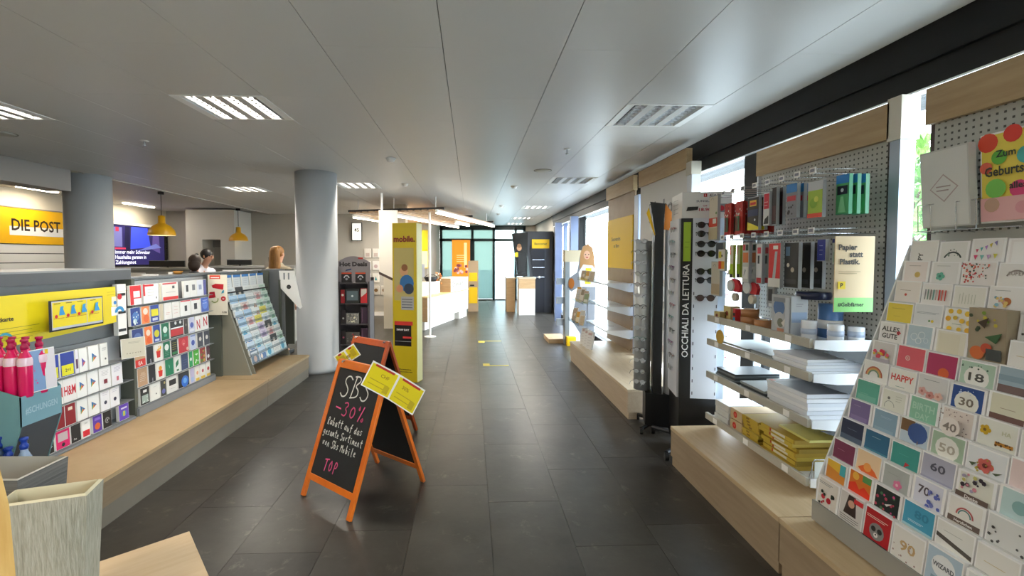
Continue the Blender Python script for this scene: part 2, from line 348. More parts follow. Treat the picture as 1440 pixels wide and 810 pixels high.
# ================================================================= printed-card helper
def design(q,w,h,spec,x0=None,z0=0):
    """q: MB, spec: '|'-separated flat shapes in unit coordinates of the w x h face"""
    ox=-w/2 if x0 is None else x0
    X=lambda u: ox+float(u)*w
    Z=lambda v: z0+float(v)*h
    for e in spec.split('|'):
        a=e.split()
        if not a: continue
        k=a[0]
        if k=='bg': q.r(X(.02),Z(.02),X(.98),Z(.98),C_(a[1]))
        elif k=='r': q.r(X(a[1]),Z(a[2]),X(a[3]),Z(a[4]),C_(a[5]))
        elif k=='c': q.c(X(a[1]),Z(a[2]),float(a[3])*w,C_(a[4]))
        elif k=='p': q.p([(X(b.split(',')[0]),Z(b.split(',')[1])) for b in a[1:-1]],C_(a[-1]))
        elif k=='t': q.t(a[1].replace('_',' '),X(a[2]),Z(a[3]),float(a[4])*h,C_(a[5]),w=(float(a[6])*w if len(a)>6 else None))
        elif k=='T': q.t(a[1].replace('_',' '),X(a[2]),Z(a[3]),float(a[4])*h,C_(a[5]),rot=float(a[6]))
        elif k=='a': q.arc(X(a[1]),Z(a[2]),float(a[3])*w,float(a[4])*w,math.radians(float(a[5])),math.radians(float(a[6])),C_(a[7]))
        elif k=='n':
            rn=random.Random(int(a[2])); cols=a[8:]
            for i in range(int(a[1])):
                q.c(X(rn.uniform(float(a[4]),float(a[6]))),Z(rn.uniform(float(a[5]),float(a[7]))),float(a[3])*w*rn.uniform(.6,1.3),C_(rn.choice(cols)),n=6)
        elif k=='f':   # flower: x z r petal centre
            x,z,r=X(a[1]),Z(a[2]),float(a[3])*w; y=q.lay
            for i in range(5): q.c(x+r*.6*math.cos(i*1.257),z+r*.6*math.sin(i*1.257),r*.5,C_(a[4]),n=7)
            q.c(x,z,r*.35,C_(a[5]),n=6)
        elif k=='l':   # text lines x0 z0 x1 z1 n col
            n=int(a[5]); 
            for i in range(n):
                zz=Z(float(a[2])+(float(a[4])-float(a[2]))*i/max(1,n-1)); q.r(X(a[1]),zz-.008*h,X(float(a[3])-(.15 if i==0 else 0)*(float(a[3])-float(a[1]))),zz+.008*h,C_(a[6]))
def card(name,label,cat,loc,rz,rx,w,h,d,spec,group=None,side=None,parent=None):
    q=MB(); q.bx(-w/2,w/2,0,d,0,h,side or W_); design(q,w,h,spec)
    o=q.build(name,parent,loc=loc,rot=(rx,0,rz))
    if not parent: tag(o,label,cat,group)
    return o
LW=PI/2; RW=-PI/2       # facing into the room from the left / right wall
# ================================================================= LEFT: plinth and gondola
for y0,y1,l in ((-.6,4.97,'long light wooden plinth under the left shelves, near piece'),(4.975,6.22,'short end piece of the left wooden plinth in front of the white column')):
    T=empty('plinth',l,'plinth',(-2.5,(y0+y1)/2,0)); c=(y0+y1)/2
    q=MB(); q.bx(-.36,.34,y0-c,y1-c,.272,.30,WOOD); q.build('top_board',T,bevel=.002)
    q=MB(); q.bx(-.36,.33,y0-c,y1-c,.12,.272,mat('#a08a70',.5,h2='#937d63',scale=3,stretch=(14,1,14))); q.build('front_board',T)
    q=MB(); q.bx(-.36,.325,y0-c,y1-c,.0,.118,mat('#8e8578',.55,h2='#837a6d',scale=3)); q.build('toe_board',T)
GP=mat('#8f9294',.5,noise=.05,scale=5); UP=mat('#5b5e55',.5); DK=mat('#55575a',.45,noise=.1,scale=3); TOPB=mat('#85888a',.4)
for (y0,y1,l) in ((.6,3.8,'grey left shelf unit carrying the yellow banner'),(3.88,5.1,'grey left shelf unit full of gift cards'),(5.14,6.3,'olive grey left shelf unit with the sloping leaflet tiers'),(6.40,7.0,'grey rack unit with white papers half behind the white column')):
    c=(y0+y1)/2; T=empty('shelf_unit',l,'shelf unit',(-2.85,c,.3))
    q=MB(); q.bx(-.05,.0,y0-c,y1-c,0,1.12,GP)
    # pegboard holes as fine rows
    q.build('back_panel',T)
    if y0>3.8: MB().bx(-.16,.03,y0-c,y1-c,1.12,1.132,mat('#6f7375',.4)).build('cap',T)
    q=MB(); q.bx(-.06,.13 if y1<6.4 else .2,y1-c-.0,y1-c+.035,0,1.125,UP); q.build('upright',T)
    if y0>5.1 and y1<6.4:
        q=MB(); q.prism([(0,0),(.43,0),(.16,.86),(.1,1.12),(0,1.12)],y0-c,y0-c+.02,mat('#8a8779',.55),ax='y'); 
        q.build('side_panel',T)
    if abs(y0-6.40)<.01: 
        q=MB(); q.bx(0,.3,y0-c,y0-c+.03,.0,1.14,mat('#6f7274',.5)); q.build('side_panel',T)
        q=MB(); q.bx(.04,.085,y0-c-.02,y0-c,.72,1.1,W_); q.build('price_rail',T)
        for k in range(4):
            q=MB(); q.bx(.03,.1,y0-c-.06,y0-c-.02,.72+.12*k,.735+.12*k,BK); q.build('bracket',T)
q=MB(); q.bx(-3.4,-2.75,.3,3.84,1.425,1.50,DK); q.bx(-3.4,-2.75,.3,3.84,1.50,1.512,TOPB); CT=empty('long_counter','long dark grey counter running above the yellow banner unit','counter',(0,0,0)); q.build('board',CT)
q=MB(); q.bx(-3.38,-2.93,.4,3.82,0,1.425,DK); q.build('body',CT)
# price rail beside the banner
T=empty('price_rail','narrow white price rail strip right of the yellow banner','rail',(-2.74,3.72,.99))
MB().bx(-.035,.0,-.045,.045,0,.40,W_).build('strip',T)
for k in range(3): MB().bx(-.02,.006,-.04,.03,.03+.14*k,.05+.14*k,BK).build('slot',T)
# banner, gently bowed
q=MB(); n=24; Y0,Y1=1.3,3.66
def by(t): return -2.742+.016*math.sin(PI*min(1,max(0,t)))
vs=[]; 
for i in range(n+1):
    t=i/n; y=Y0+(Y1-Y0)*t; zb=1.10-.03*math.sin(PI*t); vs+=[(by(t),y,zb),(by(t),y,1.375)]
q.add(vs,[(2*i,2*i+2,2*i+3,2*i+1) for i in range(n)],YELP,True); q.add([(v[0]-.004,v[1],v[2]) for v in vs],[(2*i,2*i+1,2*i+3,2*i+2) for i in range(n)],YELP,True)
T=empty('yellow_banner','long yellow advertising banner with framed picture on the left shelf unit','banner',(0,0,0)); q.build('sheet',T)
q=MB(); q.X=Matrix.Translation((-2.722,0,0))@Matrix.Rotation(LW,4,'Z'); TX=C_('#2a2608')
def Yx(y): return y
q.t('got Visa',2.64,1.265,.026,TX,al='l',bold=.03); q.t('d Kreditkarte',2.64,1.225,.026,TX,al='l',bold=.03)
for k in range(4): q.r(2.64,1.18-.022*k,3.0-.05*(k%2),1.183-.022*k,C_('#8a8020'))
q.build('lettering',T)
q=MB(); q.X=Matrix.Translation((-2.722,0,0))@Matrix.Rotation(LW-.02,4,'Z')
x0,x1=3.0,3.42
q.r(x0,1.125,x1,1.325,BK); q.r(x0+.02,1.135,x1-.006,1.318,C_('#b9bcc4')); q.r(x0+.025,1.15,x0+.28,1.31,YELP); q.r(x0+.285,1.15,x1-.01,1.31,YELP)
for k in range(4):
    u=x0+.07+.082*k+(.02 if k==3 else 0); q.p([(u,1.225),(u+.045,1.225),(u+.03,1.265),(u+.035,1.285),(u+.01,1.28)],C_('#2f8fc8')); q.c(u-.02,1.22,.011,RED); q.r(u-.035,1.30,u+.01,1.304,C_('#3a3a20')); q.r(u-.04,1.205,u+.035,1.208,C_('#b06030'))
q.r(3.48,1.17,3.535,1.235,W_); q.r(3.485,1.24,3.53,1.31,C_('#f2ead0')); q.c(3.515,1.265,.014,C_('#2f7fc8')); q.c(3.56,1.305,.022,RED); q.arc(3.555,1.19,.02,.045,0,PI,C_('#2f8fc8')); q.t('P',3.625,1.16,.016,TX)
for k in range(2): q.r(3.44,1.345-.02*k,3.64-.08*k,1.347-.02*k,C_('#b0a020'))
q.build('picture',T)
q=MB(); q.X=Matrix.Translation((-2.719,0,0))@Matrix.Rotation(LW,4,'Z'); q.arc(2.78,1.11,.035,.05,0,PI,C_('#3a9fb8')); q.build('rainbow_mark',T)
# ----- gift cards: (y0,y1,z0,z1,label,design)
FACE=-2.735
def rowcards(items,z0,z1,where,cat='gift card'):
    for i,(a,b,lab,spec) in enumerate(items):
        w=(b-a)*.97; 
        card('gift_card',lab+' '+where,cat,(FACE+.02,(a+b)/2,z0),LW,-.03,w,z1-z0,.022,spec,'gift cards on the left shelves')
def py_(px): return 1781/(662-px)
def R(l,where,z0,z1): rowcards([(py_(a),py_(b),n,s) for a,b,n,s in l],z0,z1,where)
play='bg #f4f4f2|p .3,.3 .3,.7 .75,.5 #2f9e8f|p .3,.5 .3,.7 .75,.5 #2b6fae|p .3,.3 .5,.4 .5,.6 #e0b030|p .45,.38 .75,.5 .45,.48 #d84a3c'
R([(72,92,'blue card with yellow base, left of two','bg #2b3f9a|r .08 .05 .9 .48 #e8e020|t 2=1 .5 .2 .13 #4a4a30'),(93,113,'blue card with yellow base, right of two','bg #2b3f9a|r .08 .05 .9 .48 #e8e020|t 2=1 .5 .2 .13 #4a4a30'),(114,118,'slim purple and white hanging card','bg #e9e4ee|r .1 .2 .8 .6 #5a3050'),(119,130,'white card with coloured triangle mark, left','bg #f4f4f2|p .3,.2 .3,.6 .75,.4 #6a5fb0|p .45,.25 .75,.4 .45,.4 #d86a5c'),(132,146,'white card with coloured triangle mark, right',play),(148,158,'narrow white card with grey mark','bg #ecebe6|l .2 .7 .8 .8 3 #a0a0a0|c .6 .3 .12 #666666')],'in the top row under the banner',.80,.965)
R([(77,96,'red brush lettered white card, left','bg #f2eeec|t H&M .5 .3 .4 #d0182c .9'),(96,114,'white card with red brush lettering, right','bg #f2eeec|t H&M .5 .3 .4 #d0182c .9'),(114,128,'triangle-mark card beside the red lettering',play),(129,144,'second triangle-mark card',play),(145,161,'white card with small dark red emblem','bg #f0eeee|l .2 .65 .8 .85 4 #b8b4b8|r .35 .25 .65 .45 #7a2a3a'),(162,177,'white card with small pink emblem','bg #ebe9ee|l .2 .65 .8 .85 4 #a8a4b8|r .4 .2 .6 .4 #c86a7a')],'in the second row under the banner',.625,.785)
R([(82,97,'dark red card, left of the pair','bg #8e1420|r .3 .7 .7 .85 #e8d8c8'),(97,112,'dark red card, right of the pair','bg #8e1420|r .3 .7 .7 .85 #e8d8c8'),(114,128,'white triangle-mark card, left',play),(129,144,'white triangle-mark card, right',play),(146,159,'white card with bitten-fruit mark, left','bg #f0eff2|c .5 .4 .16 #30304a|l .2 .8 .8 .9 2 #b8b4c8'),(159,172,'white card with bitten-fruit mark, right','bg #f0eff2|c .5 .4 .16 #30304a|l .2 .8 .8 .9 2 #b8b4c8')],'in the third row under the banner',.465,.61)
R([(66,81,'black card with white smile drawing','bg #151515|a .5 .45 .2 .35 200 340 #f0f0f0|l .2 .65 .8 .85 4 #f0f0f0'),(83,103,'pink card with pale window','bg #e01a6c|r .15 .4 .85 .85 #c8b8bc|c .5 .2 .12 #2a1a24'),(104,118,'plain black card','bg #1c1e20|t Paz .4 .15 .1 #d8d8d8'),(119,131,'white card with red base','bg #f0f0ee|r .1 .08 .9 .42 #d82030|l .3 .8 .7 .85 2 #888888'),(134,147,'purple and orange bagged card','bg #5a38a8|c .5 .35 .3 #e06a30|r .2 .7 .8 .85 #8a6ad0'),(148,160,'black card with grey figure','bg #141414|a .5 .45 .15 .28 0 300 #8a8a8a|c .5 .45 .08 #c8c8c8'),(170,184,'purple card with yellow figure','bg #6a48c0|c .5 .4 .22 #4a9ac8|r .4 .25 .6 .55 #d0c850|r .2 .7 .8 .8 #e0d8f0')],'in the bottom row of the banner unit',.33,.455)
R([(190,206,'red card with white fields','bg #d81c24|r .3 .38 .85 .7 #f4f4f2|r .3 .0 .95 .32 #f4f4f2'),(208,229,'wide white card with red left edge','bg #f4f2f0|r .0 .4 .12 1 #d81c24|r 0 .88 .7 .98 #d81c24|l .25 .4 .7 .7 3 #b8b8b8|r .8 .2 .86 .3 #444444'),(230,233,'narrow beige divider card','bg #d8cfb8'),(234,256,'white card with small pictures over a red base','bg #efe9e2|r .02 .02 .98 .2 #e02c24|r .02 .9 .9 .98 #d84a50|l .2 .45 .8 .45 2 #909090|r .6 .65 .75 .8 #555555'),(264,272,'white card with dark code mark, left','bg #ecebe8|r .3 .35 .7 .75 #3a3a3a'),(272,281,'white card with grey code mark, middle','bg #ecebe8|r .3 .4 .75 .75 #7a7a80'),(281,290,'white card with pale blue mark, right','bg #e6e8f0|r .3 .4 .75 .7 #9aa4c0'),(290,294,'slim blue edged card','bg #4a4a98')],'in the top gift card row',1.215,1.375)
R([(190,204,'blue card with scattered coins picture','bg #1f3a8a|c .5 .5 .35 #4a7ac0|c .4 .25 .2 #b8d0d8|n 8 3 .07 .1 .1 .9 .8 #e8f0f0'),(205,216,'orange card with round white logo','bg #f08a4a|c .5 .7 .3 #f8e0d0|c .55 .3 .35 #e86a2a'),(217,229,'blue and yellow square card','bg #26409a|r .1 .35 .9 .75 #e8dc20|r .2 .1 .8 .25 #c8d0e8'),(230,235,'slim beige card','bg #cfc2a8'),(236,246,'white card with pink text line, left','bg #f0ece8|l .2 .3 .8 .4 2 #d08a8a'),(247,257,'white card with pink text line, right','bg #f0ece8|l .2 .3 .8 .7 3 #d08a8a'),(258,272,'white card with dark square code, left','bg #f0efec|r .4 .3 .65 .65 #333333|r .02 .9 .98 .98 #d84a50'),(273,285,'white card with dark square code, right','bg #f0efec|r .3 .3 .65 .7 #2c2c2c|r .02 .9 .98 .98 #d84a50'),(286,297,'rounded blue card','bg #3a5ab8|c .5 .5 .35 #5a80d8|l .2 .6 .8 .8 2 #e0e8f8')],'in the second gift card row',1.045,1.195)
R([(191,207,'dark blue card with silver picture','bg #2a3a7a|c .5 .5 .33 #5a6ea8|l .2 .15 .8 .25 3 #d8dce8'),(208,219,'orange card with white emblem','bg #f08040|c .5 .65 .28 #f8dcc8|c .55 .25 .3 #e86020'),(220,230,'blue card with round yellow disc','bg #2a449a|c .5 .5 .36 #d8d030|r .2 .08 .8 .2 #d0d8f0'),(231,242,'green card with white star emblem','bg #0f6a4a|c .5 .6 .28 #e0efe8|r .3 .2 .7 .35 #4aa080'),(243,262,'wide black and red card with white band','bg #20201e|r .05 .1 .95 .5 #c8282c|r .05 .52 .95 .6 #f0f0f0|c .4 .85 .08 #d0d0d0|c .75 .85 .08 #d0d0d0'),(262,268,'narrow dark brown card','bg #3a3028|c .5 .6 .2 #78685a'),(269,277,'blue and lavender card','bg #c8c8e0|c .5 .5 .3 #4a58b0|r .1 .1 .9 .25 #e8e8f4'),(278,286,'white card with large red letter, left','bg #f2f0ee|t N .5 .15 .6 #c0142a .6'),(287,296,'white card with large red letter, right','bg #f2f0ee|t N .5 .25 .6 #c0142a .6')],'in the third gift card row',.865,1.02)
R([(194,209,'kraft card with red lower half','bg #c8a27c|r .03 .02 .97 .42 #d8342c|t EA .5 .12 .2 #f4e8e0|c .5 .7 .18 #b08a60'),(210,220,'black card with vertical white script, upper','bg #1a1a20|T Apple .6 .1 .1 #c0c0c8 1.57'),(221,232,'white card with red cup of yellow sticks','bg #f4f2ee|p .3,.2 .7,.2 .78,.6 .22,.6 #d8281e|n 9 2 .08 .25 .6 .75 .85 #f0b820'),(233,243,'green card with white round logo','bg #127050|c .5 .65 .3 #f0f4f0|l .2 .2 .8 .4 3 #90c0a8'),(244,253,'black card with green and yellow lines','bg #1a2018|l .15 .4 .85 .8 4 #b8b020|r .1 .1 .9 .25 #2a8048'),(254,268,'red card with small star figure','bg #c82430|c .5 .65 .2 #d84a50|c .85 .2 .1 #e8c8b0|t * .5 .3 .3 #f0d0c0'),(270,278,'pale blue card with dark disc','bg #ccd4ec|c .5 .45 .3 #3a50a8|r .1 .85 .9 .95 #8a9ad0'),(280,288,'dark card with pale face, left','bg #3a3a46|c .5 .55 .22 #d8d0c8'),(289,297,'dark card with pale face, right','bg #3a3a46|c .5 .55 .22 #d8d0c8')],'in the fourth gift card row',.70,.85)
R([(197,211,'kraft card with white outline bag','bg #c09a78|l .2 .3 .8 .6 4 #e8dccc|r .3 .55 .7 .75 #d0b090'),(212,222,'black card with vertical white script, lower','bg #1a1a20|T Music .6 .1 .1 #c0c0c8 1.57'),(223,234,'white card with red cup and yellow disc','bg #f4f2ee|p .3,.15 .7,.15 .78,.5 .22,.5 #d8281e|c .5 .62 .2 #f0a820'),(235,247,'plain emerald green card','bg #0f8058|T I .5 .45 .2 #a0d8c0 .2'),(248,256,'white card with green stripe shape','bg #f0f2f0|p .2,.3 .7,.5 .7,.8 .2,.6 #1a7048|r .3 .1 .7 .2 #30704a'),(257,267,'navy card with faint letters','bg #30406a|l .2 .3 .8 .6 3 #5a6a98'),(268,273,'slim bright green card','bg #20a058|c .5 .5 .3 #e8f4e8'),(274,282,'light green card with white spots','bg #48b028|n 7 5 .1 .2 .2 .8 .85 #e8f8e0'),(283,291,'red and gold patterned card','bg #a83028|n 12 6 .14 .1 .1 .9 .9 #d8a848 #6a8030'),(292,297,'dark wine red card with ball','bg #501828|c .5 .3 .3 #e0e0e0')],'in the fifth gift card row',.535,.69)
R([(200,213,'black card with pale keypad picture','bg #1c1c1e|r .15 .1 .85 .55 #a8b8b0|r .3 .7 .7 .85 #e8e8e8|n 6 4 .06 .2 .15 .8 .5 #e0e8e4'),(214,227,'plain white card with small dark mark','bg #efefeb|c .6 .35 .06 #222222|l .3 .8 .7 .8 2 #c8c8c8'),(228,236,'grey card with violet figure','bg #3a3e3c|c .5 .3 .3 #6a70b8|c .7 .8 .15 #c8b878'),(237,251,'white card with black window','bg #f0f0ee|r .2 .45 .9 .8 #1a1c20|l .3 .25 .8 .25 2 #b0b0b0'),(252,268,'black card with bright blue burst','bg #14161c|c .6 .35 .32 #2a70d8|c .6 .4 .16 #6ab0f0'),(269,275,'small lilac figure card, first of four','bg #c8c0e0|r .2 .1 .8 .4 #a8c0e8'),(276,282,'small peach figure card, second of four','bg #f4f0ea|c .5 .55 .25 #e8a888|r .1 .02 .9 .2 #e8c040'),(283,290,'small pink figure card, third of four','bg #f4f0ea|c .5 .55 .2 #c85a60|r .1 .02 .9 .2 #e8c040'),(291,297,'small red figure card, last of four','bg #f4f0ea|c .5 .55 .25 #b83038|r .1 .02 .9 .2 #e8c040')],'in the bottom gift card row',.375,.52)
# pocket strips that hold the card rows
for zs,ya,yb,l in (((.33,.465,.625,.80),2.85,3.78,'banner unit'),((.375,.535,.70,.865,1.045,1.215),3.82,4.95,'gift card unit')):
    T=empty('card_holder','grey hook strips holding the hanging cards of the '+l,'card holder',(-2.86,(ya+yb)/2,.3))
    c=(ya+yb)/2
    q=MB(); q.bx(.03,.045,ya-c,yb-c,.0,1.1 if l[0]=='g' else .68,mat('#9ea1a4',.5)); q.build('backing',T)
    for z in zs:
        q=MB(); q.bx(.045,.15,ya-c,yb-c,z-.308,z-.302,mat('#7d8083',.4)); q.build('strip',T)
    q=MB(); q.bx(.045,.16,ya-c,yb-c,.004,zs[0]-.31,mat('#85888c',.5)); q.build('fascia',T)
for k,(y,z,h) in enumerate(((2.93,.4,'lower'),(2.86,.8,'upper'))):
    card('kraft_card','kraft brown card with orange spot, %s one beside the teal carton'%h,'gift card',(-2.715,y,z),LW,-.03,.1,.15,.01,'bg #b09a68|c .5 .5 .28 #e05a20',None)
card('beige_sign','beige tilted sign sticking out right of the top hook row','sign',(-2.66,3.72,.81),LW-.5,-.05,.17,.155,.006,'bg #cfc8b4|l .3 .75 .8 .8 2 #a09a88|t s_e_r_v_i_s .5 .22 .07 #8a8070 .6')
# A4 sign at the end of the gift card unit
T=empty('poster_sign','cream sign with red tools and price disc at the end of the gift cards','sign',(-2.70,5.02,.985))
q=MB(); q.bx(-.1,.1,0,.006,0,.43,mat('#e8e0cc',.5)); q.build('board',T)
q=MB(); q.r(-.08,.385,.03,.425,C_('#d8452c')); q.r(-.07,.395,.02,.405,W_); q.p([(-.05,.29),(.06,.27),(.065,.33),(-.02,.335),(-.06,.315)],C_('#b81c28')); q.p([(-.09,.18),(-.02,.19),(-.03,.25),(-.085,.245)],C_('#b02030')); q.c(.06,.175,.026,C_('#c02028')); q.t('32',.06,.168,.014,W_); q.arc(-.03,.17,.03,.04,3.6,6.6,C_('#8a9858')); q.p([(.04,.23),(.07,.24),(.07,.27),(.05,.26)],C_('#3a90a8')); q.t('9.90',.07,.02,.02,C_('#504840')); q.build('print',T)
MB().bx(-.1,-.085,.006,.04,.2,.22,CHR).build('bracket',T)
# ----- leaflet rack
pale=['bg #dfe3e4|c .5 .45 .2 #9fb4c0|l .2 .8 .8 .85 2 #8a9090','bg #a9c9e4|l .2 .7 .8 .85 3 #e8f0f8|r .1 .1 .9 .3 #c8dcf0','bg #e4e4e2|r .55 .05 .95 .6 #8a6a50|c .75 .55 .15 #c8a088','bg #cfe0d4|c .6 .4 .25 #7fb090|l .1 .8 .7 .85 2 #6a8878','bg #d8c8dc|c .5 .45 .3 #a890b8|l .2 .8 .8 .85 2 #685878','bg #e6d860|l .2 .6 .8 .8 3 #807828|r .1 .1 .9 .25 #f4ecb0','bg #c8d8e8|r .1 .1 .9 .5 #5878a8|c .3 .3 .15 #e8d8c8','bg #ecebe8|l .15 .3 .85 .85 6 #a8a8a8','bg #d0e4e8|c .4 .4 .25 #58a8c8|l .2 .8 .8 .85 2 #486878','bg #5a7088|r .1 .6 .9 .85 #d8dce0|c .5 .3 .2 #c0a090','bg #e4d0cc|c .5 .5 .28 #d08888|l .2 .85 .8 .9 2 #705050','bg #3a3c3e|r .35 .1 .65 .7 #c8b8a8']
pn=['white leaflet with pale blue dot','sky blue leaflet','white leaflet with a brown figure','pale green leaflet','lilac leaflet','yellow leaflet','blue picture leaflet','plain text leaflet','aqua leaflet','slate blue leaflet','rosy leaflet','dark leaflet with standing figure']
order=[[0,11,7,7,3],[1,1,7,10,3],[0,10,2,3,3],[6,1,2,5,3],[1,10,5,0,3],[8,7,4,11,8],[6,0,4,10,7],[6,8,7,11,3],[9,6,8,7,8]]
ordn=['top','second','third','fourth','fifth','sixth','seventh','eighth','lowest']; coln=['first','second','third','fourth','last']
T=empty('leaflet_rack','sloping clear-tiered leaflet rack on the plinth before the white column','leaflet rack',(-2.8,5.7,.3))
for r in range(9):
    x=.12+.031*r; z=.80-.088*r
    q=MB(); q.bx(x-.03,x+.012,-.5,.5,z-.0,z+.006,GR); q.bx(x+.008,x+.012,-.5,.5,z,z+.03,glassmat('acrylic','#eef2f4',.12)); q.build('tier',T)
for yy in (-.5,.49):
    q=MB(); q.prism([(.0,-.0),(.40,0),(.38,.06),(.08,.86),(0,.86)],yy,yy+.01,mat('#8a8779',.55)); q.build('side_panel',T)
for r in range(9):
    x=-2.8+.12+.031*r; z=1.107-.088*r
    for c in range(5):
        k=order[r][c]; card('leaflet','%s in the %s sloping tier, %s from the left'%(pn[k],ordn[r],coln[c]),'leaflet',(x-.004,5.3+.197*c,z),LW,-.22,.185,.155,.006,pale[k],'leaflets in the sloping rack')
for c in range(5):
    card('brochure','tall white brochure with blue top band, %s from the left above the leaflets'%coln[c],'brochure',(-2.72,5.28+.2*c,1.215),LW,-.05,.165,.185,.012,'bg #e3e5e6|r 0 .84 1 1 #2f78c0|l .15 .3 .7 .7 4 #b8b4c0','blue topped brochures')
q=MB(); q.bx(-2.81,-2.68,5.18,6.2,1.2,1.213,BK); o=q.build('brochure_shelf'); tag(o,'thin black ledge under the blue topped brochures','shelf')
# papers on the end rack
T=empty('paper_rack','white paper holder with sloping lower edge beside the white column','paper rack',(-2.6,6.36,.3))
q=MB(); q.prism([(0,1.12),(.2,1.12),(.3,.62),(.27,.60),(.02,.88)],0,.02,W_); q.build('holder',T); q=MB(); q.py=-.001; q.r(.06,1.0,.08,1.09,GR); q.r(.12,1.0,.14,1.09,GR); q.c(.13,.9,.03,C_('#3a3a3a')); q.build('print',T); MB().bx(-.01,.02,0,.05,0,1.0,UP).build('post',T)
# ================================================================= bottle carton
TL=mat('#6f9a9e',.6,noise=.06,scale=6); T=empty('display_carton','teal cardboard display carton holding pink bottles on the near plinth','display',(-2.56,2.62,.3))
q=MB(); q.prism([(-.24,0),(.05,0),(.18,.40),(.18,.56),(.06,.60),(-.1,.72),(-.24,.74)],-.12,-.115,TL); q.prism([(-.24,0),(.05,0),(.18,.40),(.18,.56),(.12,.62),(-.24,.74)],.12,.125,TL); q.bx(-.24,-.235,-.12,.12,0,.74,TL); q.build('side_wall',T)
q=MB(); q.bx(.175,.18,-.12,.12,.40,.56,mat('#7ba3b0',.6)); q.build('front_lip',T)
q=MB(); q.X=Matrix.Translation((.181,0,0))@Matrix.Rotation(LW,4,'Z'); q.t('#SCHUNGEN',0,.46,.035,C_('#a8c4cc'),w=.19); q.build('lettering',T)
q=MB(); q.poly([(.045,-.115,0),(.045,.12,0),(.176,.12,.40),(.176,-.115,.40)],mat('#4a4f55',.6)); q.build('lower_panel',T)
q=MB(); q.bx(-.235,.174,-.114,.119,.54,.545,TL); q.build('tray',T)
PK=mat('#d81a5c',.2,spec=.6); PKD=mat('#a80f48',.25); CLR=mat('#e9c8d4',.15)
def bottle(loc,label,s=1.0,body=PK,cap=PKD,band=True,group='pink bottles in the carton'):
    B=empty('bottle',label,'bottle',loc,group=group)
    q=MB(); q.lathe([(.001,0),(.028,0),(.031,.01),(.031,.19),(.028,.215),(.015,.245),(.014,.262),(.001,.262)],body,n=14); q.build('body',B)
    q=MB(); q.lathe([(.001,.258),(.017,.258),(.018,.27),(.017,.278),(.012,.282),(.012,.298),(.017,.30),(.017,.312),(.001,.314)],cap,n=14); q.build('cap',B)
    if band: q=MB(); q.lathe([(.0316,.17),(.0325,.18),(.0322,.2),(.029,.214)],CLR,n=14); q.build('label_band',B)
    B.scale=(s,s,s); return B
cn=['outermost','second','third','innermost']
bp=bottle((-2.40,2.555,.848),'pink bottle, outermost of the front row in the teal carton')
for i in range(4):
    for j in range(2):
        if i==j==0: continue
        dup(bp,(-2.40-.072*i,2.555+.085*j,.848),label='pink bottle, %s of the %s row in the teal carton'%(cn[i],['front','rear'][j]))
card('promo_card','blue promo card with pink tree leaning on the pink bottles','card',(-2.37,2.60,.865),LW-.15,-.08,.13,.23,.003,'bg #7f9cc4|p .15,.2 .3,.5 .1,.7 .1,.2 #4a3a80|n 9 4 .04 .1 .2 .45 .6 #d84a90')
card('price_tag','long white price tag with small yellow corner mark beside the promo card','tag',(-2.36,2.665,.865),LW-.1,-.06,.06,.23,.003,'bg #e0d8dc|r .1 .86 .4 .97 #e8c020')
BLU=mat('#1c3f9e',.3,.1); CLRB=mat('#9fb4d0',.12)

bb=bottle((-2.37,2.50,.302),'small blue capped bottle by the carton foot, rightmost and tallest',1.1,CLRB,BLU,False,'blue bottles at the foot of the carton')
for i,(x,y,s_,l) in enumerate(((-2.42,2.47,.98,'second from the right'),(-2.36,2.475,.0,''),(-2.46,2.50,.92,'shortest'),(-2.475,2.455,1.0,'leftmost standing'),(-2.50,2.50,1.12,'rear left'))):
    if not s_: continue
    d=dup(bb,(x,y,.302),label='small blue capped bottle by the carton foot, '+l); d.scale=(s_,)*3
# ================================================================= felt baskets, wooden stand, box
def felt(h,h2): 
    return mat(h,.95,h2=h2,scale=30,stretch=(6,6,.6),bump=.5)
def basket(loc,rz,w,d,h,tp,label,m1,m2):
    T=empty('felt_basket',label,'basket',loc,rz); q=MB()
    def ring(z,k,o=0): return [(-w/2*k+o,-d/2*k+o,z),(w/2*k-o,-d/2*k+o,z),(w/2*k-o,d/2*k-o,z),(-w/2*k+o,d/2*k-o,z)]
    nz=6; R=[ring(h*i/nz,tp+(1-tp)*i/nz) for i in range(nz+1)]
    vs=[v for r in R for v in r]; q.add(vs,[(4*i+j,4*i+(j+1)%4,4*i+4+(j+1)%4,4*i+4+j) for i in range(nz) for j in range(4)],m1); q.poly(R[0],m1); q.build('outer_felt',T)
    q=MB(); o=.008; R=[ring(h*i/nz+.004,tp+(1-tp)*i/nz,o) for i in range(nz+1)]; vs=[v for r in R for v in r]; q.add(vs,[(4*i+j,4*i+4+j,4*i+4+(j+1)%4,4*i+(j+1)%4) for i in range(nz) for j in range(4)],m2); q.poly(R[0],m2)
    a=ring(h,1); b_=ring(h+.004,1,o); q.add(a+b_,[(j,(j+1)%4,4+(j+1)%4,4+j) for j in range(4)],m2); q.build('lining',T); return T
basket((-2.38,2.30,.3),-.03,.60,.26,.275,.93,'striped grey felt basket on the near end of the left plinth',mat('#85827c',.9,h2='#5b5a58',scale=5,stretch=(.3,.3,16),bump=.3),mat('#bdb8ae',.9))
basket((-1.14,1.27,.602),.30,.20,.10,.36,.80,'fluffy pale grey felt basket on the wooden stand, frontmost',felt('#a9a292','#85806f'),mat('#cfc4a4',.9))
T=empty('display_stand','light wooden box stand at the lower left with a square top','stand',(-1.03,1.69,0),math.radians(40))
q=MB(); q.bx(-.66,0,-.52,0,.575,.60,mat('#d3b68f',.5,h2='#c8a87e',scale=4,stretch=(1,10,10))); q.build('top',T,bevel=.002)
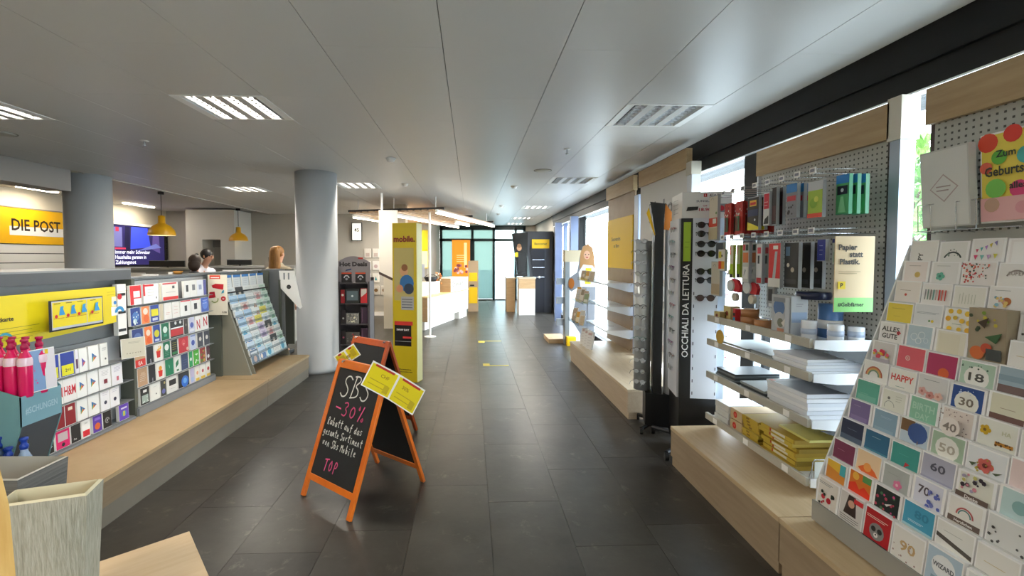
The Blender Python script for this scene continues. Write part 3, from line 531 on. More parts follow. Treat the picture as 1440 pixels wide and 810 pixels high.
q=MB(); q.bx(-.64,-.02,-.5,-.02,.0,.575,mat('#b3956c',.5)); q.build('body',T)
q=MB(); q.prism([(-1.16,.602),(-1.062,.602),(-1.082,1.02),(-1.10,1.11),(-1.16,1.12)],1.06,1.10,mat('#d8ae6a',.5,h2='#c0924e',scale=4,stretch=(8,8,1))); o=q.build('wooden_post'); tag(o,'orange pine post cut by the left edge beside the felt basket','post')
# ================================================================= RIGHT: plinths, shelf units
PL=[(-.6,2.21,'wooden plinth under the greeting cards at the lower right'),(2.215,3.47,'light wooden plinth under the stationery shelves'),(4.45,7.1,'light wooden plinth in front of the yellow poster')]
for y0,y1,l in PL:
    c=(y0+y1)/2; T=empty('plinth',l,'plinth',(1.9,c,0)); wd=WOODR if y0>4 else mat('#cdb592',.45,h2='#bda37d',scale=2.5,stretch=(14,1.2,14)); fr=mat('#a89379' if y0<4 else '#c4b096',.5,h2='#97836a' if y0<4 else '#b7a288',scale=3,stretch=(10,1,10))
    q=MB(); q.bx(-.36,.35,y0-c,y1-c,.272,.30,wd); q.build('top_board',T,bevel=.002)
    q=MB(); q.bx(-.355,.35,y0-c+.002,y1-c-.002,.07,.272,fr); q.build('front_board',T)
    q=MB(); q.bx(-.345,.35,y0-c+.01,y1-c-.01,.0,.07,fr); q.build('toe_board',T)
CRW=mat('#bda27b',.5,h2='#a88c64',scale=2.5,stretch=(8,1,10)); 
PEGC=mat('#b9b9b2',.5)
def pegboard(T,y0,y1,z0,z1,c,x=.0):
    q=MB(); q.bx(x,x+.02,y0-c,y1-c,z0,z1,PEGC); q.build('pegboard',T)
    q=MB(); st=.03 if y1-y0<1.3 else .03; r=.005; m=mat('#5a5a55',.7); yy=y0+.02
    while yy<y1:
        zz=z0+.02
        while zz<z1: q.add([(x-.0008,yy-c-r,zz-r),(x-.0008,yy-c+r,zz-r),(x-.0008,yy-c+r,zz+r),(x-.0008,yy-c-r,zz+r)],[(0,3,2,1)],m); zz+=st
        yy+=st
    o=q.build('peg_hole',T); o['kind']='stuff'
# --- stationery unit
T=empty('shelf_unit','right shelf unit with stationery hooks and white metal shelves','shelf unit',(2.2,2.87,.3)); c=2.87
pegboard(T,2.37,3.45,.85,1.92,c)
q=MB(); q.bx(0,.02,-.5,.22,0,.85,mat('#6f7274',.4)); q.bx(0,.02,.22,.58,0,.25,mat('#6f7274',.4)); q.build('back_panel',T)
q=MB(); q.bx(-.03,.03,-.515,.6,1.915,2.10,CRW); q.build('crown_board',T)
q=MB(); q.bx(-.02,.06,-.575,-.515,0,1.9,mat('#a9b6c6',.35,.2)); q.bx(-.03,.07,-.585,-.505,1.9,2.12,mat('#d8d2c4',.5)); q.build('upright',T)
q=MB(); q.bx(-.015,.03,-.512,-.50,0,1.915,mat('#4a4a48',.5,.3)); 
for k in range(40): q.bx(-.016,-.0148,-.509,-.503,.05+.045*k,.07+.045*k,BK)
q.build('slotted_rail',T)
q=MB(); q.bx(-.02,.03,.585,.6,0,1.915,mat('#c0c3c6',.4,.3)); q.build('upright',T)
SH=mat('#e6e8ea',.35,.1); SHD=mat('#b9b5a8',.45)
for z,l in ((.83,'a'),(.65,'b'),(.40,'c'),(.08,'d')):
    q=MB(); q.bx(-.38,0,-.49,.57,z,z+.012,SH); q.build('shelf',T)
    q=MB(); q.bx(-.40,-.38,-.49,.575,z-.012,z+.035,SHD); 
    q.build('price_edge',T)
    for k in range(3): MB().bx(-.402,-.4,-.35+.38*k,-.30+.38*k,z-.006,z+.03,W_).build('price_label',T)
    q=MB(); q.prism([(-.38,z+.03),(-.38,z-.015),(-.25,z-.03),(0,z-.03),(0,z+.03)],-.50,-.493,SH,ax='y'); q.build('shelf_end',T); q=MB(); zz=.025 if l=='d' else 1; q.prism([(-.33,z-.03),(0,z-.03),(0,z-.03-.10*zz),(-.05,z-.03-.09*zz),(-.28,z-.03-.02*zz)],-.496,-.49,mat('#3c3e40',.5),ax='y'); q.build('shelf_bracket',T)
# --- greeting card unit
T=empty('shelf_unit','right shelf unit with pegboard top behind the greeting cards','shelf unit',(2.2,1.55,.3)); c=1.55
pegboard(T,.75,2.14,1.40,1.94,c)
q=MB(); q.bx(0,.02,-.8,.59,0,1.40,PEGC); q.build('back_panel',T)
q=MB(); q.bx(-.03,.03,-.8,.61,1.93,2.10,CRW); q.build('crown_board',T)
q=MB(); q.bx(-.0,.03,.59,.61,0,1.93,mat('#4a3a3a',.5)); q.build('upright',T)
# stepped rack
T=empty('card_rack','stepped white rack holding the greeting cards','card rack',(2.2,1.5,.3))
NR=13; ZR=[1.68-.0945*r for r in range(NR)]; XR=[2.13-.0355*r for r in range(NR)]
CH=.155
for r in range(NR):
    z=ZR[r]-CH-.3; x=XR[r]-2.2
    q=MB(); q.bx(x-.02,x+.03,-.75,.66,z-.008,z-.001,mat('#d6d6d4',.4)); q.bx(x-.022,x-.02,-.75,.66,z-.001,z+.02,glassmat('acrylic')); q.build('tier',T)
    if r: 
        q=MB(); q.bx(x+.018,x+.021,-.75,.66,z,ZR[r]-.305,mat('#d0d0ce',.5)); q.build('riser',T)
q=MB(); q.bx(-.52,-.505,-.75,.675,.012,.11,mat('#a7a7a2',.35,.3)); q.bx(-.505,-.1,-.75,.675,.0,.012,GR); q.build('fascia',T)
q=MB(); q.prism([(-.50,.012),(-.50,.20),(-.07,1.36),(0,1.36),(0,.012)],.668,.676,mat('#dcdcda',.4)); q.build('side_panel',T)
P_={}
D=[ # rows top to bottom; (label, design)
[('white card with dark letters PY','bg #efece8|T PY .5 .3 .22 #3a3f3a 1.57'),('white card with dark leaf wreath','bg #ecebe6|a .5 .2 .3 .36 20 160 #3a4a44|n 10 3 .03 .2 .4 .8 .7 #3a4a44 #8a9a90'),('white card with colourful bunting','bg #f0edea|p .1,.6 .2,.6 .15,.45 #e05a7a|p .25,.65 .35,.68 .3,.5 #5fb8b8|p .4,.7 .5,.75 .47,.56 #b080c0|p .55,.78 .65,.84 .62,.64 #e0c840|p .7,.86 .8,.92 .8,.72 #8a80b8|p .08,.35 .22,.35 .15,.15 #e04a78|p .3,.35 .44,.35 .37,.15 #7ac0b8|p .52,.36 .66,.36 .59,.16 #c8a0c8|p .74,.4 .88,.4 .81,.2 #d8d040'),('plain white card with fine border','bg #eeeae8|r .1 .1 .9 .9 #f4f2f0')],
[('pinkish card with golden bow','bg #efe4e0|c .6 .4 .12 #e0c070|l .2 .8 .8 .8 1 #a0908a'),('white card with teal flower','bg #ebe9e6|f .35 .4 .16 #6ab8a0 #408878|l .2 .85 .8 .85 1 #b0b0a8'),('card with red berry heart','bg #efeae6|n 55 4 .028 .1 .35 .9 .9 #c83a3a #e06a50 #3a5a4a|n 14 5 .03 .35 .15 .65 .4 #c83a3a #e06a50'),('white card with curved lettering','bg #ebe7e2|a .5 .4 .25 .3 20 160 #8a8078|t SUPER .5 .55 .14 #9a9088')],
[('cream card with small red bow','bg #f0e8e2|l .2 .6 .7 .6 1 #a08a78|c .45 .4 .05 #d85a50'),('white card with striped candles','bg #efebe8|r .1 .3 .14 .75 #8a8a8a|r .2 .3 .24 .75 #6a8a78|r .3 .3 .34 .75 #8a7a70|r .4 .3 .44 .75 #5a9a8a|r .5 .3 .54 .75 #c8a8a0|r .6 .3 .65 .75 #d83a30|r .7 .3 .75 .75 #d86a58|r .82 .3 .86 .75 #c83028'),('cream card with thin grey stripes','bg #edeae0|r .2 .3 .22 .7 #c8c8b8|r .3 .3 .32 .75 #c8c8b8|r .4 .3 .42 .65 #c8c8b8|r .5 .3 .52 .72 #c8c8b8|r .6 .3 .62 .68 #c8c8b8|r .7 .3 .72 .7 #c8c8b8'),('white card with robin and blossoms','bg #eeebe8|c .5 .45 .13 #c87840|n 12 8 .05 .2 .2 .8 .6 #88b8c8 #e0a890 #e8c870|l .2 .85 .7 .85 1 #909090')],
[('sunny yellow card','bg #ecd24a|l .2 .75 .8 .75 1 #b09830|l .3 .4 .6 .4 1 #c8b040'),('grey white card with slanted script','bg #e2e3e4|l .1 .6 .9 .65 2 #9aa0a8|c .7 .3 .05 #d8c030|c .6 .3 .04 #6a9a60'),('card with yellow lemon pattern','bg #f2efe2|c .15 .9 .09 #e8b820|c .45 .92 .09 #f0c838|c .75 .85 .1 #e8c030|c .1 .6 .1 #f0b020|c .35 .65 .08 #e8c838|c .6 .55 .09 #f0c030|c .85 .5 .1 #e8b828|c .2 .2 .09 #f0c030|c .55 .2 .08 #e8c030|c .85 .2 .1 #f0b828|l .3 .4 .7 .4 1 #7a9a90')],
[('white card reading ALLES GUTE','bg #eeece8|t ALLES .45 .62 .22 #3a3634 .8|t GUTE .45 .3 .22 #3a3634 .7|f .85 .6 .08 #c83a40 #801820'),('pale blue card with white knots','bg #b9ccd6|a .3 .5 .12 .15 0 360 #dfe8ec|a .6 .6 .12 .15 0 360 #dfe8ec|a .5 .35 .1 .13 0 360 #e8eef0|a .8 .4 .08 .1 0 360 #dfe8ec'),('plain cream card','bg #eae4d2|r .08 .1 .8 .9 #e4dcc4')],
[('grey card with red and yellow tulips','bg #d8d4d0|n 14 3 .08 .1 .25 .9 .6 #d82a48 #e85a70 #e8c030|r .1 .1 .9 .25 #b8b0b8'),('coral pink card with small white sun','bg #e2606c|a .4 .5 .06 .09 0 360 #f4c8c0|c .4 .5 .04 #f0a8a0'),('magenta card with orange sun','bg #b02a5c|c .6 .25 .18 #d8602a'),('mint card with number 18','bg #b2cdb8|c .5 .42 .36 #f0efe8|t 18 .5 .3 .3 #4a4a44 .45|n 8 7 .03 .05 .75 .95 .95 #3a5a48'),('muted blue and brown card','bg #9fb4c0|r .02 .02 .98 .35 #705a58|r .02 .5 .98 .7 #88a0b0')],
[('white card with rainbow arch','bg #ecebe6|a .45 .35 .3 .36 0 180 #c06a50|a .45 .35 .24 .3 0 180 #d8a860|a .45 .35 .18 .24 0 180 #7a9a80'),('white card reading HAPPY in red','bg #f0eee6|t HAPPY .5 .5 .28 #d8382c .85|l .3 .25 .7 .25 1 #5a8a80'),('grey card with rose blossoms','bg #dcdad8|l .2 .8 .8 .8 1 #707878|f .2 .3 .14 #e0b0a8 #c07870|f .5 .2 .14 #d89890 #a86860|f .8 .25 .13 #e8c0b0 #c88878'),('dark blue card with number 30','bg #1f4a90|c .5 .4 .38 #eceae0|t 30 .5 .28 .3 #7a7060 .45|n 6 3 .03 .1 .7 .9 .95 #c0d0e8'),('beige card with brown base','bg #e0dcc4|r .02 .02 .98 .28 #705048|l .3 .5 .8 .5 1 #a08868')],
[('teal green card','bg #5fae98|r .1 .1 .9 .35 #78bca8|l .2 .4 .6 .4 1 #90c8b8'),('ivory card with grey bird outline','bg #e6e6da|a .35 .3 .2 .22 0 200 #909088|c .3 .65 .06 #787870|l .6 .6 .85 .8 3 #b0b0a0'),('sea green card with pale letters','bg #8fc4a8|t BIRTH .5 .5 .28 #b2d8c2 .8|t DAY .5 .15 .24 #b2d8c2 .5'),('speckled card with number 40','bg #e8dcd4|n 45 9 .022 .04 .04 .96 .96 #705a58 #a89088|c .5 .35 .33 #efe6e0|t 40 .5 .2 .3 #8a8078 .45'),('ivory card with yellow bird and giraffe pattern','bg #e8e8de|f .2 .6 .14 #d8b020 #8a6a20|r .5 .2 .95 .32 #c88a30|n 10 5 .03 .5 .2 .95 .32 #6a4a20|t HA .8 .6 .14 #c8c8a8')],
[('violet card','bg #7a6a98|r .1 .1 .9 .3 #8a7aa8|l .2 .75 .6 .75 1 #a89ac0'),('steel blue card','bg #8aa8bc|l .3 .7 .8 .75 2 #a8c0d0|r .1 .05 .9 .25 #98b4c4'),('card with blue balloon shape over brown','bg #c4d4e0|r .02 .5 .5 .98 #7a5a38|c .62 .55 .34 #3a5a98|r .65 .1 .68 .25 #8a6a50'),('sage card with number 50','bg #a8bfa4|c .5 .45 .36 #eceae2|t 50 .5 .3 .32 #b8b0a0 .5'),('white card with red poppy and leaves','bg #e6e8ea|f .5 .45 .2 #d86a60 #6a2020|p .7,.3 .95,.4 .8,.25 #4a5a40|p .1,.4 .3,.45 .2,.3 #4a5a40|n 8 3 .03 .15 .2 .9 .7 #b0a040')],
[('navy blue night card','bg #2a3450|r .02 .02 .98 .3 #5a6a80|l .3 .6 .8 .6 1 #7a88a0'),('deep blue card with pale script','bg #2f6a8c|l .3 .75 .7 .75 1 #b8d0d8|r .02 .02 .98 .2 #4a8aa0'),('sea green card with small red figure','bg #3f9a90|p .5,.1 .7,.3 .55,.35 #c83038|l .3 .6 .7 .6 1 #58b0a8'),('lavender grey card with number 60','bg #b2b2c4|t 60 .5 .45 .3 #5a5a6a .45|r .02 .02 .98 .15 #a0a0b8'),('floral card over brown title band','bg #e8e6da|n 16 8 .06 .05 .4 .95 .95 #d88a98 #3a3038 #c8c070 #b0a8c0|r .02 .1 .98 .3 #6a5850|t Danke .5 .14 .12 #f0ece8')],
[('dark wine red card','bg #7c3452|l .2 .6 .6 .6 1 #b88098|r .02 .02 .98 .2 #8a4462'),('peach card with orange fire swirl','bg #f0d0a8|p .1,.2 .5,.5 .8,.3 .95,.1 .3,.05 #e86a28|c .5 .35 .16 #f0a050'),('grey card with pink water lily','bg #b0b4b0|f .6 .35 .16 #e07aa0 #f0c8d0|l .2 .7 .7 .7 1 #98a098'),('pale card with number 70 and blue flowers','bg #dcdce8|t 70 .35 .45 .32 #5a5058 .4|n 12 5 .07 .5 .1 .95 .7 #5a68b8 #8088c8'),('white card with small rainbow over brown band','bg #ece8e2|a .5 .45 .22 .27 0 180 #c06060|a .5 .45 .16 .2 0 180 #5a8a88|r .02 .12 .98 .32 #6a5850|t Herzlichen .5 .17 .1 #f0ece8')],
[('card with yellow beach and palm','bg #e8b838|p .02,.1 .98,.1 .98,.5 .02,.7 #d88a30|r .7 .5 .98 .98 #4ab0b8|r .02 .02 .98 .12 #c86a30'),('fiery orange sunset card','bg #e07a28|p .02,.02 .98,.02 .98,.3 .7,.5 .5,.3 .3,.55 .02,.4 #e83a18|r .6 .7 .98 .98 #5a9a58|c .3 .8 .15 #f0b848'),('black floral card with white bird','bg #202a28|n 14 6 .06 .05 .1 .95 .9 #d8508a #4a7a50 #c84860|p .5,.4 .8,.55 .6,.35 #e8e8e4'),('sky blue card with number 80','bg #4aa0c0|t 80 .6 .5 .3 #3a88a8 .45|r .02 .02 .98 .15 #a8d0d8|l .2 .3 .7 .35 2 #d8ecf0'),('white card with diagonal dark lettered band','bg #e6e4de|p .02,.55 .98,.3 .98,.15 .02,.4 #5a5450|l .2 .7 .8 .7 1 #b0b0a8')],
[('festive card with red stockings','bg #e4ddd4|c .3 .4 .1 #c82838|c .6 .35 .12 #b82030|c .8 .55 .08 #303838|r .02 .02 .98 .1 #2a3028|n 12 4 .06 .1 .15 .9 .6 #c83038 #2a3a30 #e8e8e4|l .1 .85 .8 .9 2 #808080'),('card with portrait of a dark-haired woman','bg #d4d0cc|p .2,.35 .35,.95 .65,.95 .75,.35 #3a2a26|c .5 .7 .14 #d0a088|r .6 .78 .98 .92 #d83038|l .1 .15 .9 .28 3 #4a4a4a'),('red card with raccoon face','bg #b81c24|c .5 .4 .28 #8a8a88|c .38 .45 .09 #202020|c .62 .45 .09 #202020|c .5 .3 .08 #e8e4e0|c .5 .32 .03 #101010|l .1 .75 .9 .8 2 #f0e8d8|r .02 .02 .98 .12 #3a3a3a'),('ivory card with golden number 90','bg #e8e4de|t 90 .5 .4 .28 #c8a878 .5|n 10 7 .03 .05 .1 .95 .95 #a88a88'),('blue card with oval title','bg #b4c8d8|c .5 .6 .34 #eef0f2|t WIZARD .5 .55 .12 #5a6068 .6|r .2 .1 .8 .3 #88a4b8'),('white card with calm grey pattern','bg #e4e4e2|n 10 3 .03 .1 .1 .9 .9 #888888')],
]
GW=mat('#f7f5f4',.35,coat=.3)
on_=['top','second','third','fourth','fifth','sixth','seventh','eighth','ninth','tenth','eleventh','twelfth','lowest']; cnn=['first','second','third','fourth','fifth','sixth','seventh']
PW=.1345
import bpy_extras
bpy.context.view_layer.update()
from bpy_extras.object_utils import world_to_camera_view as w2c
def inview(p):
    SC.render.resolution_x,SC.render.resolution_y  # read only
    v=cammat@Vector(p); 
    if v.z>-.1: return False
    x=650*v.x/-v.z+685; y=388-650*v.y/-v.z; return -20<x<1470 and -20<y<850
cammat=(Matrix.Translation(co.location)@co.rotation_euler.to_matrix().to_4x4()).inverted()
extra=[('white card with thin gold line','bg #e9e6e0|l .2 .5 .8 .5 1 #c8b070'),('pale rose card','bg #e6cfcc|f .5 .5 .15 #d89090 #a85050'),('pale aqua card','bg #bcd4d4|c .5 .5 .2 #88b0b0'),('light grey card with dark dots','bg #dededc|n 9 4 .04 .1 .1 .9 .9 #505050')]
for r in range(NR):
    tall=(r==NR-1)
    for c in range(7):
        if r in(3,4) and c>=3 and c<4: continue
        yc=2.165-PW*(c+.5)
        if not inview((XR[r],yc+PW*.45,ZR[r])): continue
        if c<len(D[r]): l,s=D[r][c]
        else: l,s=extra[(r+c)%4]
        rn=(r*3+c*5)%7
        w=PW*(.945 if (r+c)%3 else .975); h=CH-(.004*(rn%3)); d=.031+.0015*(rn%3)
        q=MB(); q.bx(-w/2,w/2,0,d,0,h,GW)
        vis=.0945+.03
        # prints fill the part of the face above the row in front
        z0=h-(.0945+.012) if not tall else .006
        design(q,w*(.88 if rn%2 else .97),(h-z0)*.97,s,z0=z0)
        o=q.build('greeting_card',loc=(XR[r]-.018,yc,ZR[r]-CH),rot=(-.12,0,RW))
        tag(o,'%s, %s rack row, %s column'%(l,on_[r],cnn[c]),'card','greeting cards in the stepped rack')
# kraft gift bag in the gap of rows four and five
T=empty('gift_bag','kraft paper gift bag with painted fruit and leaves standing among the cards','bag',(XR[4]-.01,2.165-PW*3.5,ZR[5]-.02),RW)
q=MB(); q.bx(-.065,.065,0,.05,0,.215,mat('#a89880',.6)); q.build('bag',T)
q=MB(); design(q,.13,.215,'bg #a99a82|n 10 3 .05 .05 .55 .95 .95 #7a9a38 #3a4a30 #c8b840|c .3 .2 .2 #d8703a|c .55 .3 .15 #c85030|p .5,.5 .95,.6 .8,.4 #3f6a40|p .3,.75 .6,.85 .5,.65 #4a3a28|r .55 .1 .95 .3 #4a5050'); q.build('print',T)
# calendars and bag on the pegboard
T=empty('wire_holder','wire card holder with two large grey and colourful bags on the pegboard','holder',(2.18,1.95,1.72))
for yy in (-.10,-.02,.09,.15): MB().tube([(0.02,yy,.14),(-.09,yy,.12),(-.085,yy,0),(0,yy,-.01)],.0022,CHR).build('wire',T)
MB().tube([(-.085,-.26,0),(-.085,.17,0)],.0022,CHR).build('wire',T); MB().tube([(-.09,-.10,.12),(-.09,-.02,.12)],.0022,CHR).build('wire',T); MB().tube([(-.09,.09,.12),(-.09,.15,.12)],.0022,CHR).build('wire',T)
card('paper_bag','large pale grey bag with thin diamond outline on the pegboard','bag',(2.105,1.985,1.735),RW-.12,.07,.235,.345,.03,'bg #dcdcd9|p .2,.5 .5,.68 .8,.5 .5,.32 #b9a8a6|p .23,.5 .5,.66 .77,.5 .5,.34 #dcdcd9|l .35 .47 .65 .52 2 #a89a98',None,side=mat('#c9c9c5',.5))
card('paper_bag','colourful balloon printed gift bag with birthday lettering on the pegboard','bag',(2.115,1.735,1.74),RW-.05,.05,.24,.36,.05,'bg #f0d850|c .12 .9 .16 #e84a2a|c .5 .95 .14 #e83a28|c .85 .9 .14 #e8502a|c .3 .72 .12 #6ac040|c .7 .7 .14 #4ab8b0|c .1 .62 .1 #e86a50|c .25 .38 .16 #7ac850|c .6 .35 .14 #e84080|c .9 .45 .13 #f08a30|r .02 .02 .98 .28 #f0b8b8|c .2 .2 .12 #c8a088|c .65 .15 .1 #e8a0a8|t Zum .42 .72 .075 #2a3a2a|t Geburtstag .5 .52 .105 #202a20 .8|t alles .6 .36 .07 #202a20',None)
# ================================================================= hanging stationery
def hang(name,l,y,z0,w,h,spec,d=.02,x=1.86,rz=0,side=None,group=None,n=1,dx=.03):
    o=None
    for k in range(n):
        lab=l if n==1 else '%s, %s from the front of its hook'%(l,cnn[k])
        if o is None: o=card(name,lab,name.replace('_',' ').split()[-1],(x,y,z0),RW+rz,0,w,h,d,spec,group,side or mat('#a9adb1',.4))
        else:
            p=o.copy(); COL.objects.link(p); p.location=(x+dx*k,y,z0); p['label']=lab
def hook(y,z,x=1.84,l='',tagc=True):
    T=empty('peg_hook','chrome peg hook '+l,'hook',(2.2,y,z)); 
    MB().tube([(-.002,0,.0),(x-2.2,0,.0),(x-2.203,0,.006)],.0025,CHR).build('prong',T); MB().tube([(-.002,0,.03),(x-2.2,0,.025)],.0018,CHR).build('tag_arm',T)
    if tagc:
        q=MB(); q.bx(x-2.205,x-2.202,-.022,.022,.0,.032,W_); q.add([(x-2.206,.016,.008),(x-2.206,-.016,.008),(x-2.206,-.016,.024),(x-2.206,.016,.024)],[(0,1,2,3)],mat('#8a8a98',.5)); q.build('price_tag',T)
HY=[2.44,2.56,2.69,2.82,2.95,3.08,3.2,3.32,3.43]; hn=['nearest','second','third','fourth','fifth','sixth','seventh','eighth','farthest']
for k,y in enumerate(HY):
    hook(y,2.05,1.84,'in the upper hook row, %s one'%hn[k])
    hook(y,1.73,1.84,'in the lower hook row, %s one'%hn[k])
GRN='bg #5ab878|r 0 .78 1 1 #2a8ad8|r .1 .5 .9 .72 #18283a|c .5 .61 .12 #c8d8d8|p .2,.05 .8,.05 .6,.45 .4,.45 #8ad8a0'
hang('adhesive_pack','green pack with blue top',2.41,1.83,.085,.21,GRN,n=3,x=1.98,dx=.045,group='green packs on the upper hooks',side=mat('#3f9a70',.4))
hang('bagged_toy','clear bag with lime green toy and red base',2.50,1.82,.11,.20,'bg #a8c840|r .0 .75 1 1 #c8ccd0|c .4 .4 .25 #88b830|r 0 0 1 .12 #d84020|c .6 .5 .15 #d8e060',x=1.90)
hang('blister_pack','blue topped blister pack with dark items, nearest',2.66,1.83,.09,.20,'bg #8a8e98|r 0 .75 1 1 #2a80c8|r .1 .5 .9 .65 #c83040|n 6 3 .1 .1 .1 .9 .5 #3a3a40',n=3,x=1.88,dx=.04,group='blue topped blister packs')
hang('marker_pack','black slim pack beside the glue packs',2.80,1.80,.04,.235,'bg #2a1a1c|r .1 .1 .9 .5 #4a2024',n=2,x=1.87,dx=.04,group='black slim packs')
hang('refill_pack','red and white pack with diagonal stripe',2.86,1.80,.06,.21,'bg #d8dadc|r .1 .5 .95 .95 #d0203c|p .1,.05 .9,.05 .9,.3 .3,.2 #202024|l .2 .6 .8 .7 2 #e8c0c8',n=2,x=1.86,dx=.04,group='red and white packs')
hang('glue_pack','black and blue glue pack with yellow swoosh',2.98,1.78,.12,.215,'bg #14161c|p .0,.0 1,.0 1,.08 .0,.26 #e8d820|r .2 .72 .8 .9 #e8b840|r .25 .76 .75 .84 #c82028|r .05 .42 .95 .62 #1c2f60|c .7 .3 .07 #c8d0d8',n=2,x=1.85,dx=.04,group='black and blue glue packs')
RD='bg #c83028|n 16 5 .07 .05 .55 .95 .95 #e8dcd0 #e84a40 #a81820|r .25 .1 .75 .55 #3a5a30|r .3 .15 .5 .5 #6a2020'
hang('sweets_bag','red patterned bag with green tag, near hook',3.13,1.76,.085,.225,RD,n=5,x=1.845,dx=.05,group='red patterned bags, near hook',side=mat('#a82a22',.4))
hang('sweets_bag','red patterned bag with green tag, far hook',3.27,1.76,.085,.225,RD,n=5,x=1.845,dx=.05,group='red patterned bags, far hook',side=mat('#a82a22',.4))
hang('envelope_pack','beige envelope pack with red band, upper',3.44,1.73,.125,.335,'bg #e0d6c2|r .0 .3 .95 .5 #d84a30|r .45 .37 .85 .48 #f0ece4|r .0 .02 .98 .28 #c8b898|c .85 .6 .08 #7a9a58|a .4 .9 .12 .15 0 180 #b0a890',x=1.83)
hang('dark_pack','small dark grey pack between the two beige envelope packs',3.40,1.59,.10,.12,'bg #3e4450',x=1.86)
hang('envelope_pack','beige envelope pack with plain front, lower',3.43,1.31,.125,.26,'bg #cfc6b4|r .05 .05 .95 .35 #bda888|a .4 .85 .12 .15 0 180 #8a8478',x=1.85)
PN='bg #e0dcc8|r 0 .1 1 .42 #b0d020|r .1 .7 .4 .95 #e84828|r .15 .0 .9 .12 #202020'
hang('pen_pack','pack of lime green highlighters',3.22,1.455,.045,.235,PN,n=6,x=1.85,dx=.05,group='highlighter packs',side=mat('#a8b840',.4))
hang('pen_pack','white pen pack with orange and yellow square',3.35,1.50,.09,.16,'bg #e6e2da|r .05 .1 .5 .45 #e84a28|r .5 .1 .95 .45 #f0b030|r .1 .6 .5 .9 #d8cc40|c .6 .7 .1 #202020',x=1.85)
hang('blister_pack','white blister pack with orange square and scissors',3.05,1.43,.075,.27,'bg #c8ccc8|r .1 .5 .9 .75 #d87a3a|r .1 .8 .45 .95 #c02830|r .5 .8 .9 .95 #1a3a30|r .1 .1 .9 .4 #e8e8e4|p .3,.15 .5,.35 .6,.3 #7a8a88',n=2,x=1.85,dx=.05,group='white blister packs')
hang('blister_pack','white blister pack with red base',2.92,1.43,.06,.26,'bg #d4d6d8|r .1 .02 .9 .15 #c02838|r .2 .75 .8 .9 #d04050|r .3 .5 .6 .7 #303438',n=3,x=1.86,dx=.05,group='white blister packs')
hang('tape_pack','tall red pack leaning outward with white base',2.74,1.42,.11,.27,'bg #d4282a|p .3,.0 .55,.0 .75,.8 .55,.8 #b8bcc0|r 0 0 1 .2 #dedcd6|r .4 .85 .8 .93 #f0e8e0',x=1.84)
hang('office_pack','dark blister pack with silver clips',2.62,1.42,.12,.27,'bg #1e2022|r .1 .7 .4 .9 #5a7a98|c .6 .4 .12 #b8b0a0|c .3 .5 .1 #d8d4c8|r .1 .1 .9 .2 #3a3c40',n=3,x=1.86,dx=.07,group='dark blister packs')
hang('marker_pack','navy blue pack behind the sand coloured sign',2.47,1.58,.06,.12,'bg #20308a|l .3 .3 .7 .7 3 #c0c8e8',x=1.92)
hang('note_pack','white pack with pale green print',2.43,1.56,.05,.14,'bg #dfe6da|r .2 .1 .8 .5 #b0d0a8|r 0 .85 1 1 #2a3a8a',n=3,x=1.97,dx=.045,group='white green print packs')
# shelf strip carrying the lower packs
for k,(y,l) in enumerate(((3.28,'farther'),(3.08,'nearer'))):
    T=empty('tape_dispenser','red tape dispenser with clear reel hanging low, %s one'%l,'tape dispenser',(1.90,y,1.36),RW)
    q=MB(); q.prism([(-.06,0),(.07,-.01),(.085,.03),(.05,.075),(.0,.09),(-.05,.07)],0,.022,RED); q.build('body',T)
    q=MB(); q.cyl((-.02,-.012,.035),(-.02,.034,.035),.042,mat('#d8dcdc',.15),18); q.build('reel',T); q=MB(); q.cyl((.02,-.004,-.045),(.02,.02,-.045),.03,mat('#cfcab8',.2),14); q.build('tape_roll',T); q=MB(); q.tube([(0,.01,.085),(0,.01,.125),(0,-.02,.13)],.003,CHR); q.bx(-.02,.02,-.03,-.027,.115,.15,W_); q.build('hanger',T)
hang('clip_pack','small black and white clip pack on the bottom hook',2.86,1.28,.07,.15,'bg #8a8e90|r .2 .3 .8 .8 #2a2c30|r .3 .05 .9 .2 #c8ccd0',x=1.9)
T=empty('cable_reel','dark blue cable reel hanging above the bubble wrap box','reel',(1.98,2.60,1.36),RW); MB().lathe([(.03,0),(.085,.0),(.09,.02),(.085,.04),(.03,.04)],mat('#1c2440',.3),n=20).build('reel_body',T)
# ================================================================= shelf goods
SX=1.83
def box3(name,l,cat,loc,w,d,h,m,spec=None,rz=0,group=None,side_spec=None):
    q=MB(); q.bx(-w/2,w/2,0,d,0,h,m)
    if spec: design(q,w,h,spec)
    if side_spec:
        q.X=Matrix.Translation((w/2,d/2,0))@Matrix.Rotation(PI/2,4,'Z'); q.lay=0; design(q,d,h,side_spec); q.X=None
    o=q.build(name,loc=loc,rot=(0,0,RW+rz)); return tag(o,l,cat,group)
S1=.3+.83+.0125
GB='bg #cdbb7a|c .5 .5 .2 #8a3a28|n 4 3 .06 .1 .1 .9 .9 #3a2018'
box3('gift_box','small golden gift box, leftmost on the top shelf','box',(SX+.02,3.37,S1),.07,.07,.055,mat('#b5a06a',.5),GB)
box3('gift_box','golden gift box with dark seals, largest of three','box',(SX+.03,3.28,S1),.09,.07,.105,mat('#bfae78',.5),GB)
box3('gift_box','low golden gift box in front of the largest one','box',(SX-.02,3.325,S1),.075,.04,.06,mat('#b5a06a',.5),GB)
def roll(loc,r,h,m,l,name='tape_roll'):
    T=empty(name,l,'tape',loc); q=MB(); q.lathe([(r*.62,0),(r,0),(r,h),(r*.62,h),(r*.62,0)],m,n=26); q.build('tape',T); q=MB(); q.lathe([(r*.55,.001),(r*.615,.001),(r*.615,h-.001),(r*.55,h-.001),(r*.55,.001)],mat('#d8c8a8',.7),n=26); q.build('core',T); return T
